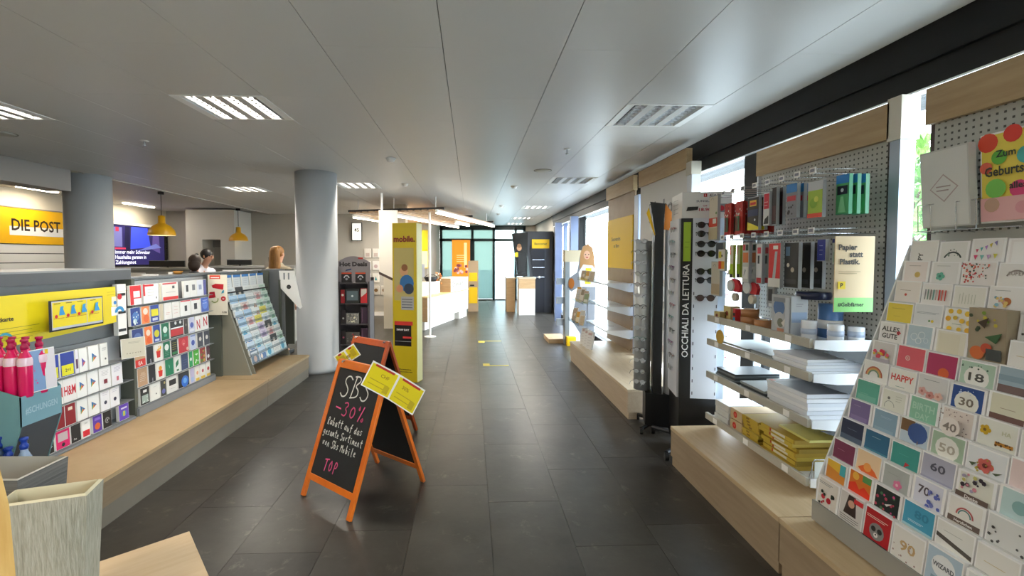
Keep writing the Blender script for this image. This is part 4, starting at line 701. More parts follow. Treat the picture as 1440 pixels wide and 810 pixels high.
BT=mat('#b07848',.25,coat=.4)
a=roll((1.90,3.07,S1),.058,.055,BT,'brown packing tape roll under the stacked one'); roll((1.90,3.07,S1+.0555),.056,.052,BT,'brown packing tape roll stacked on top of another'); roll((1.88,2.90,S1),.05,.058,BT,'brown packing tape roll nearest the clear box')
box3('tape_label','small red and blue carton left of the tape rolls','box',(1.84,3.155,S1),.03,.05,.10,mat('#c83038',.5),'bg #c02830|r .1 .1 .9 .4 #3a9ac8|r .1 .5 .9 .7 #202020')
# clear carton
T=empty('clear_carton','tall translucent carton with blue padding picture on the top shelf','box',(1.84,2.67,S1),RW)
q=MB(); q.bx(-.085,.085,0,.10,0,.235,mat('#c3c7cc',.25,coat=.4)); q.build('carton',T)
q=MB(); design(q,.17,.235,'bg #b4b8bd|c .4 .68 .3 #5878a8|r .1 .82 .9 .93 #8f9499|c .45 .35 .3 #c2c4c6|c .5 .3 .16 #7a8070|p .55,.3 .75,.42 .7,.2 #e8e4dc|r .35 .08 .7 .16 #c88a70|r .75 .05 .98 .95 #c6ccd4'); q.X=Matrix.Translation((.085,.05,0))@Matrix.Rotation(PI/2,4,'Z'); q.lay=0; design(q,.10,.235,'bg #cfd4da|r .05 .35 .95 .6 #a8c0e0|l .3 .75 .7 .8 2 #a0a0b0'); q.build('print',T)
TW=mat('#e4e6ea',.2,coat=.5)
for k,(x,y) in enumerate(((1.90,2.52),(1.99,2.44),(2.08,2.41))):
    T=empty('plastic_roll','white wrapped cylinder on the top shelf, %s from the clear carton'%cnn[k],'roll',(x,y,S1)); q=MB(); q.lathe([(.001,0),(.036,0),(.038,.004),(.038,.10-.01*k),(.036,.104-.01*k),(.001,.104-.01*k)],TW,n=20); q.build('roll',T)
    q=MB(); q.lathe([(.0383,.03),(.0386,.03),(.0386,.06),(.0383,.06)],mat('#b8c4d8',.3),n=20); q.build('wrap_label',T)
T=empty('film_roll','blue ended roll of film behind the clear carton','roll',(2.07,2.58,S1)); MB().lathe([(.001,0),(.06,0),(.06,.19),(.001,.19)],mat('#5a86c0',.3),n=20).build('roll',T); MB().lathe([(.061,.05),(.0615,.05),(.0615,.1),(.061,.1)],W_,n=20).build('wrap_label',T)
T=empty('round_tag','round yellow hanging tag below the top shelf edge','tag',(1.79,3.24,1.03)); MB().cyl((0,0,0),(-.003,0,0),.05,mat('#c8a030',.4),24).build('disc',T); MB().tube([(0,0,.05),(.004,0,.11)],.0015,CHR).build('clip',T)
# stacks of paper: every bundle is a thing
def stack(l,loc,w,d,n,t,m,name='paper_pack',cat='paper',grp=None,jit=.008,rz=0,spec=None,side=None):
    rn=random.Random(int(loc[1]*100)+n)
    for k in range(n):
        q=MB(); a,b=rn.uniform(-jit,jit),rn.uniform(-jit,jit); q.bx(-w/2+b,w/2+b,a,d+a,0,t*.94,m[k%len(m)])
        if spec and k==n-1:
            q.X=Matrix.Translation((b,a,t*.945)); 
            for (x0,y0,x1,y1,cc) in spec: q.add([(x0,y0,0),(x1,y0,0),(x1,y1,0),(x0,y1,0)],[(0,1,2,3)],C_(cc)); 
            q.X=None
        if side: q.lay=0; q.py=a; design(q,w,t*.94,side)
        o=q.build(name,loc=(loc[0],loc[1],loc[2]+k*t),rot=(0,0,RW+rz+rn.uniform(-.015,.015)))
        tag(o,'%s, %s from the bottom'%(l,cnn[k] if k<7 else 'topmost') if n>1 else l,cat,grp)
S2=.3+.65+.0125; S3=.3+.40+.0125; S4=.3+.08+.0125
WP=mat('#eceef2',.5); WP2=mat('#dfe3ea',.5); GYP=mat('#7d8486',.45); DGP=mat('#3c4144',.45)
stack('grey envelope pad at the far end of the second shelf',(1.84,3.17,S2),.34,.30,2,.014,[GYP,mat('#9aa09f',.5)],grp='grey pads')
stack('grey green pad in the middle of the second shelf',(1.84,2.85,S2),.22,.30,3,.012,[GYP,mat('#a9aea8',.5)],grp='grey green pads')
stack('white paper pack at the near end of the second shelf',(1.83,2.57,S2),.28,.32,5,.016,[WP,WP2],grp='white paper packs, second shelf')
stack('dark grey folder at the far end of the third shelf',(1.84,3.25,S3),.24,.32,5,.014,[DGP,GYP],name='folder',cat='folder',grp='dark folders')
stack('grey magazine block on the third shelf',(1.84,2.93,S3),.26,.30,3,.016,[mat('#8f9490',.5),DGP],grp='grey magazine blocks')
stack('white paper pack in the thick stack on the third shelf',(1.84,2.60,S3),.34,.33,6,.023,[WP,WP2],grp='white paper packs, third shelf',spec=[(-.16,.0,-.12,.03,'#d83a30'),(-.12,.01,.16,.3,'#9fa8b4')])
KR=mat('#c2a67c',.6); MAT4='bg #c8ae84|c .35 .5 .1 #d83020|l .5 .5 .9 .6 2 #907850'
stack('white and kraft mailing box, left pile on the lowest shelf',(1.84,3.29,S4),.18,.25,3,.048,[mat('#d9d9d6',.5)],name='mailing_box',cat='box',grp='mailing boxes, left pile',side='bg #d6d4ce|l .2 .4 .8 .6 2 #b0a8a0')
stack('kraft mailing box with red seal',(1.84,3.11,S4),.14,.25,2,.075,[KR],name='mailing_box',cat='box',grp='kraft mailing boxes',side='bg #cdb48c|c .4 .5 .16 #d83020|c .4 .5 .08 #e87060')
YP=[mat('#b39432',.6),mat('#9a7f28',.6),mat('#c4ac48',.6)]
stack('yellow padded envelope in the left yellow pile',(1.84,2.94,S4),.17,.27,7,.022,YP,name='padded_envelope',cat='envelope',grp='padded envelopes, left pile',side='bg #c4a434|r .3 .2 .5 .8 #8a6a20',jit=.012)
stack('yellow padded envelope in the right yellow pile',(1.83,2.66,S4),.30,.30,7,.025,YP,name='padded_envelope',cat='envelope',grp='padded envelopes, right pile',side='bg #c8ac3c|r .35 .2 .75 .8 #e0dccc|r .3 .1 .34 .9 #b03a28',jit=.02)
stack('pale yellow large envelope on top of the right yellow pile',(1.88,2.60,S4+.178),.26,.26,1,.014,[mat('#d6cf78',.6)],name='padded_envelope',cat='envelope')
T=empty('wire_divider','silver wire divider at the near end of the lowest shelf','divider',(1.83,2.40,S4))
for k in range(6): MB().tube([(.02+.04*k,0,0),(.02+.045*k,0,.10)],.0018,CHR).build('wire',T)
MB().tube([(0,0,.0),(.03,0,.11),(.25,0,.11),(.25,0,0)],.0022,CHR).build('wire_frame',T); q=MB(); q.bx(.03,.24,-.004,-.002,.01,.1,mat('#c9ccc4',.5)); q.build('backing',T)
# sign "Papier statt Plastik."
T=empty('hanging_sign','sand coloured sign about paper instead of plastic hanging by the stationery shelves','sign',(1.995,2.335,1.315))
q=MB(); q.bx(-.105,.105,0,.006,0,.395,mat('#e2c9a0',.55)); q.build('board',T)
q=MB(); q.r(-.105,0,.105,.075,C_('#8fd87a')); q.t('#Gelbfärner',-.085,.03,.02,C_('#2a4a2a'),al='l',bold=.03); dk=C_('#3a3530')
q.t('Papier',-.088,.325,.028,dk,al='l',bold=.035); q.t('statt',-.03,.288,.028,dk,al='l',bold=.035); q.t('Plastik.',-.082,.25,.028,dk,al='l',bold=.035)
q.r(-.088,.21,.03,.2125,C_('#b09a78')); q.r(-.088,.20,.01,.2025,C_('#b09a78')); q.r(-.09,.12,-.05,.16,C_('#f0d420')); q.t('P',-.07,.13,.022,dk,bold=.03); q.build('print',T)
MB().bx(.08,.10,.006,.03,.2,.22,CHR).build('bracket',T)
# ================================================================= chalk writing (single stroke letters)
ST={'S':[[(.9,.85),(.6,1),(.25,.9),(.2,.68),(.5,.52),(.75,.35),(.65,.08),(.3,0),(.05,.15)]],'B':[[(.15,0),(.25,1)],[(.1,.95),(.6,1),(.75,.8),(.3,.55),(.75,.4),(.75,.1),(.1,0)]],'-':[[(.1,.5),(.8,.45)]],
'3':[[(.15,.9),(.5,1),(.7,.8),(.35,.55),(.7,.35),(.5,.02),(.1,.1)]],'0':[[(.4,.75),(.15,.5),(.2,.1),(.5,0),(.75,.3),(.65,.65),(.4,.75)]],'%':[[(.75,1),(.35,0)],[(.2,.95),(.1,.75),(.3,.72),(.2,.95)],[(.85,.25),(.7,.1),(.9,.02),(.95,.2),(.85,.25)]],
'R':[[(.2,0),(.25,1),(.7,.9),(.65,.6),(.25,.5),(.75,0)]],'a':[[(.65,.5),(.3,.55),(.1,.25),(.3,0),(.6,.2),(.65,.55),(.7,0)]],'b':[[(.2,1),(.15,0),(.6,.1),(.6,.45),(.2,.45)]],'t':[[(.4,.95),(.35,.1),(.65,.02)],[(.1,.62),(.7,.66)]],
'u':[[(.1,.55),(.15,.05),(.45,.0),(.6,.5),(.65,0)]],'f':[[(.7,.95),(.4,.9),(.35,-.1)],[(.1,.5),(.65,.52)]],'d':[[(.6,.45),(.25,.5),(.1,.15),(.4,0),(.6,.3),(.65,1),(.65,0)]],'s':[[(.6,.5),(.3,.55),(.2,.38),(.55,.22),(.45,0),(.1,.05)]],
'g':[[(.6,.5),(.2,.5),(.15,.1),(.55,.1),(.6,.5),(.55,-.35),(.15,-.3)]],'e':[[(.15,.28),(.6,.32),(.45,.55),(.15,.4),(.2,.05),(.65,.08)]],'m':[[(.05,0),(.1,.5),(.3,.5),(.35,0),(.4,.45),(.6,.5),(.7,0)]],'n':[[(.1,0),(.15,.5),(.5,.5),(.6,0)]],
'o':[[(.4,.5),(.12,.3),(.3,0),(.62,.2),(.4,.5)]],'r':[[(.15,.5),(.2,0),(.25,.4),(.6,.5)]],'i':[[(.3,.5),(.35,0)],[(.3,.7),(.33,.75)]],'v':[[(.05,.5),(.3,0),(.6,.55)]],'M':[[(.05,0),(.15,.95),(.4,.35),(.7,1),(.8,0)]],'l':[[(.3,1),(.3,.05),(.5,.0)]],
'T':[[(.05,.9),(.85,1)],[(.45,.95),(.4,0)]],'O':[[(.45,.9),(.1,.5),(.35,0),(.75,.35),(.45,.9)]],'P':[[(.2,0),(.2,1),(.7,.85),(.6,.5),(.2,.45)]]}
def smooth(p):
    for _ in range(2 if len(p)>2 else 0):
        n=[p[0]]
        for a,b in zip(p,p[1:]): n+=[(.75*a[0]+.25*b[0],.75*a[1]+.25*b[1]),(.25*a[0]+.75*b[0],.25*a[1]+.75*b[1])]
        p=n+[p[-1]]
    return p
def chalk(q,txt,x,z,h,w,m,th):
    rn=random.Random(len(txt)*7)
    for ch in txt:
        if ch in ST:
            jz=rn.uniform(-.05,.05)*h; y=q.up()
            for s_ in ST[ch]:
                p=[(x+a*w+b*h*.06,z+b*h+jz) for a,b in smooth(s_)]
                for (a,b),(c,d) in zip(p,p[1:]):
                    L=math.hypot(c-a,d-b) or 1; nx,nz=-(d-b)/L*th/2,(c-a)/L*th/2; ex,ez=(c-a)/L*th*.3,(d-b)/L*th*.3
                    q.add([(a+nx-ex,y,b+nz-ez),(a-nx-ex,y,b-nz-ez),(c-nx+ex,y,d-nz+ez),(c+nx+ex,y,d+nz+ez)],[(0,1,2,3)],m)
        x+=w*1.02 if ch!=' ' else w*.6
OR1=mat('#e0741a',.4,h2='#c85f10',scale=4,coat=.2); OR2=mat('#b8521c',.4,h2='#9a3e14',scale=4); SLB=mat('#1b1c1d',.75,noise=.25,scale=6)
def aboard(loc,rz,label,orm,write,W=.5,H=.925,sp=.315):
    T=empty('chalkboard',label,'chalkboard',loc,rz); hz=.87; tilt=math.asin(sp/H)
    for side in (0,1):
        X=Matrix.Rotation(PI*side,4,'Z')@Matrix.Translation((0,-sp,0))@Matrix.Rotation(-tilt,4,'X')
        for s in (-1,1):
            q=MB(); q.X=X; q.bx(s*W/2-.0175,s*W/2+.0175,-.011,.011,.004,H,orm); q.build('leg',T,bevel=.002)
        q=MB(); q.X=X; q.bx(-W/2+.018,W/2-.018,-.010,.010,H-.055,H,orm); q.build('top_rail',T,bevel=.002)
        q=MB(); q.X=X; q.bx(-W/2+.018,W/2-.018,-.010,.010,.115,.155,orm); q.build('bottom_rail',T,bevel=.002)
        q=MB(); q.X=X; q.bx(-W/2+.018,W/2-.018,-.004,.004,.155,H-.055,SLB); q.build('slate',T)
        if side==0 and write:
            q=MB(); q.X=X; q.py=-.0045; w1=mat('#e6e6e0',.8); pk=mat('#e0568a',.8)
            chalk(q,'SBS',-.16,.685,.15,.105,w1,.009); chalk(q,'-30%',-.165,.565,.095,.078,pk,.009)
            chalk(q,'Rabatt auf das',-.20,.485,.05,.029,w1,.0055); chalk(q,'gesamte Sortiment',-.205,.42,.048,.0255,w1,.0055); chalk(q,'von Sbs Mobile',-.17,.355,.05,.0275,w1,.0055)
            chalk(q,'TOP',-.085,.215,.075,.05,pk,.008); q.build('chalk_writing',T)
    for s in (-1,1): MB().cyl((s*.2,-.03,H*math.cos(tilt)-.005),(s*.2,.03,H*math.cos(tilt)-.005),.008,CHR,8).build('hinge',T)
    return T
aboard((-.735,3.17,0),math.radians(-39.4),'orange framed chalkboard with handwritten sale text, nearest in the aisle',OR1,True)
aboard((-.89,4.15,0),math.radians(-39.8),'orange framed blank chalkboard standing behind the written one',OR2,False,W=.47)
def flyer(loc,rot,label,w,h,fold=.35):
    T=empty('flyer',label,'flyer',loc); T.rotation_euler=rot
    for s in (-1,1):
        q=MB(); q.X=Matrix.Rotation(-s*fold,4,'Z')@Matrix.Translation((s*w/4,0,0)); a=w/4
        q.bx(-a,a,0,.002,-h/2,h/2,W_); q.r(-a+.008,-h/2+.008,a-.006,h/2-.010,YELP); q.r(-a+.03,h/2-.022,a-.03,h/2-.008,C_('#b83028'))
        q.t('CHF' if s<0 else '30%',-.02*s,h/2-.07,.022,C_('#a88420')); q.r(-a+.03,-.02,a-.03,-.015,C_('#c0a828')); q.r(-a+.03,-.05,a-.05,-.045,C_('#c0a828')); q.r(a-.055,-h/2+.02,a-.02,-h/2+.07,C_('#c8b020')); q.build('page',T)
    return T
flyer((-.485,2.90,.785),(-.1,math.radians(27),math.radians(-12)),'open yellow flyer with red strip hanging tilted from the written chalkboard',.385,.175,.12)
flyer((-.90,3.38,.885),(-.1,math.radians(-33),.1),'small yellow flyer tucked behind the top left of the written chalkboard',.17,.10,.1)
# ================================================================= yellow tower
T=empty('advertising_tower','tall yellow advertising tower behind the chalkboards','tower',(-.82,6.0,0),math.radians(-20))
YT=mat('#c9b010',.45,noise=.04,scale=2); q=MB(); q.bx(-.175,.175,-.07,.07,0,2.04,YT); q.build('body',T,bevel=.003)
q=MB(); q.bx(.168,.1765,-.0705,.0705,0.01,2.03,mat('#f0e8a8',.5)); q.build('side_strip',T)
q=MB(); q.py=-.071; q.r(-.15,1.05,.13,1.72,mat('#b7a86a',.25)); q.c(-.01,1.42,.06,C_('#c8966a')); q.c(-.0,1.47,.045,C_('#8a5a34')); q.c(.03,1.27,.11,C_('#2f6aa0'),rx=.1); q.c(.06,1.2,.07,C_('#2a3a50')); q.c(-.07,1.2,.05,C_('#c88a60')); q.r(-.05,.93,.13,1.10,C_('#a8a8a4')); 
for k in range(4): q.r(-.04,.955+.035*k,.11,.965+.035*k,C_('#5a5a66'))
q.t('mobile.',0,1.80,.075,C_('#8a2820'),w=.3,bold=.03); q.build('upper_poster',T)
q=MB(); q.py=-.071; q.r(-.15,.46,.09,.73,mat('#1c1a1a',.3)); q.r(-.15,.73,.11,.78,C_('#c8322a')); q.t('SWAP DAY',-.03,.66,.022,W_,w=.18,bold=.03); q.r(-.03,.56,.10,.585,C_('#d03a3a')); q.r(-.14,.52,.09,.524,C_('#c8c8c8')); q.build('lower_poster',T); q=MB(); q.py=-.071; q.t('Kostenlos',0,.15,.018,C_('#4a4210'),w=.17,bold=.03); q.t('abonnieren',0,.12,.018,C_('#4a4210'),w=.2,bold=.03); q.build('small_print',T)
# ================================================================= hot deals rack
T=empty('promotion_rack','grey promotion rack with arched header reading Hot Deals beside the white column','rack',(-1.70,6.78,0))
GY2=mat('#5a5458',.5); q=MB(); pts=[(-.24,1.25)]+[(-.24+.48*i/12,1.53+.09*math.sin(PI*i/12)) for i in range(13)]+[(.24,1.25)]; q.prism(pts,-.015,.015,mat('#8e8588',.5)); q.build('header',T)
q=MB(); q.py=-.016; q.t('Hot Deals',0,1.475,.06,C_('#2a2224'),w=.40,bold=.045); q.r(.07,1.575,.14,1.60,C_('#c03028')); q.p([(-.12,1.40),(-.03,1.42),(-.03,1.44),(-.1,1.425)],C_('#2a3a60')); q.build('lettering',T)
q=MB(); q.bx(-.23,-.20,-.01,.30,0,1.25,GY2); q.bx(.20,.23,-.01,.30,0,1.25,GY2); q.bx(-.23,.23,.28,.30,0,1.3,GY2); q.bx(-.23,.23,-.02,.3,0,.08,GY2); q.build('frame',T)
for z in (.32,.62,.92,1.22): MB().bx(-.2,.2,-.03,.28,z,z+.012,GY2).build('shelf',T)
def simple(name,l,cat,loc,w,d,h,m,spec=None,rz=0,group=None): 
    q=MB(); q.bx(-w/2,w/2,0,d,0,h,m)
    if spec: design(q,w,h,spec)
    o=q.build(name,loc=loc,rot=(0,0,rz)); return tag(o,l,cat,group)
for k,(x,z,w,h,l,s) in enumerate(((-.1,1.234,.15,.15,'black headphone box, upper left','bg #201c1e|a .5 .45 .18 .28 0 180 #c8c8cc|r .02 .85 .98 .98 #d85028|c .5 .35 .12 #909098'),(.1,1.234,.15,.15,'black headphone box, upper right','bg #201c1e|a .5 .45 .18 .28 0 180 #c8c8cc|r .02 .85 .98 .98 #d85028|c .5 .35 .12 #909098'),(-.02,.934,.2,.21,'dark box with grey screen picture','bg #222426|r .1 .2 .9 .85 #5a6a70|c .5 .5 .08 #d8e0e0'),(-.16,.934,.06,.2,'narrow red and white box','bg #a02028|c .5 .6 .3 #e8e0dc'),(.145,.934,.1,.22,'red and white folded box','bg #c8242c|p .1,.4 .9,.7 .9,.95 .1,.95 #d8d0c4'),(-.02,.634,.19,.16,'silver sparkly pack','bg #8a8884|n 26 5 .06 .1 .1 .9 .9 #f4f0d8 #b8b0a0 #605c58'),(-.155,.634,.07,.2,'slim dark pack with white bird shape','bg #2a2228|c .5 .4 .2 #c8c8c8'),(.145,.634,.1,.24,'tall purple pack, upper','bg #3a2438|r .2 .1 .3 .9 #684a60'),(-.02,.334,.2,.18,'grey speckled pack','bg #57524e|n 14 7 .06 .1 .1 .9 .9 #8a8480 #a82830'),(.145,.334,.1,.24,'tall purple pack, lower','bg #3a2438|r .2 .1 .3 .9 #684a60'),(-.155,.334,.07,.2,'slim black and pink pack','bg #241c20|c .5 .5 .2 #b85a70'))):
    simple('gadget_box',l+' on the promotion rack','box',(-1.70+x,6.78-.015,z),w,.08,h,mat('#262224',.4),s,group='boxes on the promotion rack')
# ================================================================= wall items behind the rack
T=empty('wall_display','small white framed number display on the back wall','display',(-3.1,12.76,2.05)); MB().bx(-.14,.14,-.03,.0,0,.5,BK).build('frame',T); q=MB(); q.bx(-.12,.12,-.035,-.03,.02,.48,mat('#f4f2ea',.4,emit=.6)); q.py=-.036; q.t('45',0,.25,.1,C_('#5a5850')); q.build('screen',T)
for k in range(4):
    for j in range(3):
        if (k,j) in((0,2),(2,2),(3,0)): continue
        card('hanging_pack','small %s pack on the back wall, %s row, %s of its row'%(['white','white','turquoise','brown'][k],cnn[k],cnn[j]),'pack',(-2.82+.22*j,12.768,1.60-.34*k),0,0,.17,.24,.03,['bg #d8d4cc|r .2 .1 .8 .5 #b8a8a0','bg #dedad6|c .5 .4 .3 #b8a0a0','bg #d8d4cc|p .3,.2 .7,.2 .5,.7 #3a98a0','bg #c8c0b4|c .5 .5 .3 #7a5a30'][k],'packs on the back wall')
# pillar block with white hanging panel
q=MB(); q.bx(-1.95,-1.45,10.4,10.75,0,2.78,mat('#c9bda8',.6)); o=q.build('pillar'); tag(o,'beige rectangular pillar behind the yellow tower','pillar'); o['kind']='structure'
T=empty('partition_screen','white hanging screen under the canopy left of the yellow tower','screen',(-1.35,8.6,0),0); q=MB(); q.prism([(-.34,1.33),(0,1.17),(0,2.47),(-.34,2.47)],0,.04,mat('#e2d8ca',.5)); q.build('panel',T); q=MB(); q.prism([(-.345,1.29),(.005,1.12),(.005,1.17),(-.345,1.34)],-.002,.05,mat('#4a3a34',.5)); q.build('lower_edge',T)
MB().bx(-.3,-.27,.0,.04,2.47,2.78,W_).build('ceiling_mount',T)
# canopy
T=empty('slatted_canopy','suspended slatted wooden canopy over the reception desk','canopy',(-2.5,9.6,2.5),math.radians(-18.1))
CW_=mat('#c8a888',.5,h2='#b49070',scale=3,stretch=(8,1,8))
for k in range(14): MB().bx(.02+.146*k,.02+.146*k+.10,0,3.7,0,.03,CW_).build('slat',T)
for y in (0.02,1.8,3.6): MB().bx(-.02,2.08,y,y+.05,.03,.07,BK).build('cross_beam',T)
for x in (.2,1.0,1.9):
    for y in (.05,3.6): MB().cyl((x,y,.07),(x,y,.28),.012,W_,8).build('suspension_rod',T)
LED=mat('#fff1d8',.5,emit=14)
for k,(x,y0,y1) in enumerate(((.0,.2,2.6),(.99,.0,3.9),(2.05,-.25,3.8),(1.5,2.3,3.3))):
    L=empty('tube_lamp','bright tube lamp under the canopy, %s from the left'%['first','second','last','short one'][k],'lamp',(-2.5,9.6,2.44),math.radians(-18.1),'tube lamps under the canopy'); 
    MB().bx(x-.022,x+.022,y0,y1,-.02,0,LED).build('diffuser',L); MB().bx(x-.02,x+.02,y0-.03,y1+.03,0,.055,W_).build('housing',L)
    l=bpy.data.lights.new('tube_light','AREA'); l.shape='RECTANGLE'; l.size=.05; l.size_y=y1-y0; l.energy=10 if k<3 else 4; l.color=(1,.86,.66); o=bpy.data.objects.new('tube_light',l); COL.objects.link(o); o.parent=L; o.location=(x,(y0+y1)/2,-.03)
# reception desk
T=empty('reception_desk','white and wooden reception desk under the canopy','desk',(-.93,10.0,0),math.radians(-18.1))
DW=mat('#f1ece4',.35); DO=mat('#c4a47c',.5,h2='#b08e64',scale=3,stretch=(1,8,8))
MB().bx(-.02,0,0,2.75,.2,.72,DW).build('front_panel',T); MB().bx(-.75,-.0,-.02,0,.2,.72,DO).build('end_panel',T); MB().bx(-.76,.01,-.025,2.77,.72,.745,mat('#e8c890',.45)).build('lower_top',T)
MB().bx(-.7,-.12,.1,2.0,0,.2,DW).build('plinth_base',T); MB().bx(-.72,-.03,2.1,2.72,0,.2,DW).build('far_base',T); MB().bx(-.74,-.02,0.01,2.72,.2,.715,W_).build('carcass',T)
MB().bx(-.55,-.2,.15,1.2,.745,1.03,DW).build('raised_box',T); MB().bx(-.551,-.199,.145,.15,.745,1.03,DO).build('box_end',T); MB().bx(-.5,.0,1.42,2.75,.745,1.08,DW).build('raised_box',T); MB().bx(-.5,.001,1.40,1.42,.745,1.08,DO).build('box_end',T)
q=MB(); q.X=Matrix.Translation((.002,0,0))@Matrix.Rotation(PI/2,4,'Z'); q.t('Grüessech',1.5,.88,.12,C_('#2a2c30'),w=.85,al='l',bold=.0); q.arc(2.3,.45,.12,.125,0,PI,C_('#cfc8bc')); q.build('lettering',T)
def onD(x,y): a=math.radians(-18.1); return (-.93+x*math.cos(a)-y*math.sin(a),10.0+x*math.sin(a)+y*math.cos(a))
x,y=onD(-.35,1.0); T=empty('wire_basket','black basket on the raised part of the reception desk','basket',(x,y,1.032)); q=MB(); q.lathe([(.001,0),(.12,0),(.17,.1),(.165,.1),(.115,.01),(.001,.01)],mat('#18191b',.5),n=16); q.build('bowl',T); MB().tube([(-.16,0,.1),(-.08,0,.15),(.08,0,.15),(.16,0,.1)],.006,BK).build('handle',T)
x,y=onD(-.4,.35); T=empty('payment_screen','pale grey terminal screen standing on the reception desk','screen',(x,y,1.032)); MB().bx(-.16,.16,0,.03,.12,.42,mat('#b9bcc8',.4)).build('screen',T); MB().cyl((0,.03,0),(0,.03,.14),.02,BK,8).build('stand',T); MB().bx(-.08,.08,-.02,.08,0,.012,BK).build('foot',T)
x,y=onD(-.3,1.28); T=empty('flower_vase','small orange and white flower pot on the reception desk','plant',(x,y,.747)); MB().lathe([(.001,0),(.05,0),(.06,.15),(.001,.15)],W_,n=12).build('pot',T)
q=MB(); rn=random.Random(2)
for k in range(22): 
    a,b,c=rn.uniform(-.1,.1),rn.uniform(-.1,.1),rn.uniform(.2,.48); q.cyl((0,0,.14),(a,b,c),.003,mat('#6a7a48',.6),4); q.ball((a,b,c),.022,C_(rn.choice(['#e8a060','#f0e8dc','#d87a38'])),6)
o=q.build('blossoms',T); o['kind']='stuff'
T=empty('ceiling_pole','slim white pole between desk and canopy','pole',(-.82,9.3,0)); MB().cyl((0,0,.0),(0,0,2.5),.022,W_,12).build('pole',T); MB().cyl((0,0,0),(0,0,.012),.12,W_,16).build('foot_plate',T)
# yellow wall box, far poster, post cabinet
simple('wall_poster','glowing yellow and white poster on the back wall behind the desk','poster',(-1.42,12.70,1.3),.5,.06,1.05,mat('#e0c040',.5),'bg #f0c818|r .02 .02 .98 .45 #ecd8c0|r .6 .5 .98 .98 #e8dc20')
T=empty('curtain','pale grey curtain strip right of the yellow wall poster','curtain',(-1.2,13.2,0)); 
q=MB(); pts=[(-.04+.03*math.sin(i*1.3),.0+i*.05) for i in range(20)]
q.add([(a,b,z) for z in (.3,2.3) for a,b in pts],[(i,i+1,i+21,i+20) for i in range(19)],mat('#b8b4a8',.7),True); q.build('cloth',T); MB().tube([(-.04,0,2.3),(-.04,1,2.3)],.012,CHR).build('rail',T)
simple('light_poster','tall orange backlit poster in front of the far glass wall','poster',(-.33,15.8,.75),.62,.06,1.45,mat('#e8a050',.5),None)
q=MB(); em=mat('#f08a20',.5,emit=.9); em2=mat('#f4c890',.5,emit=.9); q.r(-.3,0,.3,1.44,em); q.r(.1,.5,.2,1.35,em2); q.r(-.3,.1,.3,.2,em2); rn=random.Random(4)
for k in range(16): q.c(rn.uniform(-.22,.28),rn.uniform(.3,.6),.05,mat(rn.choice(['#a86a70','#d8a8b0','#8a4a50','#e8c8c0']),.5,emit=.5),8)
for k in range(4): q.r(-.15,.7+.07*k,.15,.72+.07*k,em2)
o=q.build('poster_print',bpy.data.objects['light_poster']); o.location=(0,-.002,0)
MB().bx(-.03,.03,.0,.05,-.75,0,BK).build('stand',o.parent); MB().bx(-.25,.25,-.1,.15,-.75,-.735,BK).build('foot',o.parent)
T=empty('letter_cabinet','wooden cabinet with yellow front panels beyond the reception desk','cabinet',(.08,13.6,0)); MB().bx(-.16,.14,0,.5,.0,1.5,mat('#b39a7c',.5)).build('body',T); MB().bx(-.13,.11,-.01,0,.9,1.15,YEL).build('yellow_panel',T); MB().bx(-.13,.11,-.01,0,.25,.72,YEL).build('yellow_panel',T); MB().bx(-.1,.02,-.04,0,.76,.8,BK).build('handle',T)
# ================================================================= self-service corner
T=empty('cash_machine','tall dark grey slanted cash machine housing near the far glass wall','cash machine',(1.98,13.3,0)); DG=mat('#45464a',.4,.3)
q=MB(); q.prism([(-.15,0),(.36,0),(.40,2.35),(-.42,2.35)],0,.9,DG); q.build('housing',T)
q=MB(); q.prism([(-.12,.02),(.15,.02),(.15,1.95),(-.28,1.95)],-.02,0,mat('#232329',.3,.3)); q.build('front_panel',T)
MB().bx(-.22,.28,-.05,-.02,1.86,2.12,YEL).build('sign',T); q=MB(); q.py=-.052; q.t('Bancomat',.03,1.96,.07,C_('#6a5a10'),w=.36); q.build('lettering',T)
for z in (1.52,1.30,1.02): MB().bx(-.2,.14,-.045,-.02,z,z+.025,CHR).build('silver_strip',T)
MB().ball((.0,-.04,1.03),.035,W_,10).build('knob',T)
T=empty('video_screen','black upright screen showing a person with yellow scarf above the service desk','screen',(1.45,13.15,0)); q=MB(); q.prism([(-.28,2.28),(.18,2.32),(.16,1.12),(-.12,1.12)],0,.08,mat('#0c0d0e',.2)); q.build('screen',T)
q=MB(); q.py=-.001; q.c(-.07,1.87,.085,C_('#b88a68'),rx=.07); q.c(-.07,1.93,.06,C_('#8a6240')); q.c(-.14,1.68,.07,C_('#d8c020')); q.p([(-.1,1.2),(.1,1.2),(.13,1.7),(-.1,1.75)],C_('#1e2022')); q.build('picture',T); MB().bx(-.2,.16,-.05,.1,1.065,1.12,BK).build('foot',T)
for k,(x0,x1,y,z,l) in enumerate(((1.05,1.30,13.5,1.0,'narrow wooden service desk, left and farther'),(1.33,1.78,12.7,1.04,'white and beige service desk in front of the cash machine'))):
    T=empty('service_desk',l,'desk',((x0+x1)/2,y,0)); w=(x1-x0)/2; MB().bx(-w,w,0,.5,0,z-.03,mat('#d8d4d0',.5) if k else DO).build('body',T); MB().bx(-w-.02,w+.02,-.03,.55,z-.03,z,mat('#cdbb9f',.5)).build('top',T); MB().bx(-w,w,-.012,0,z-.3,z-.03,DO).build('drawer',T)
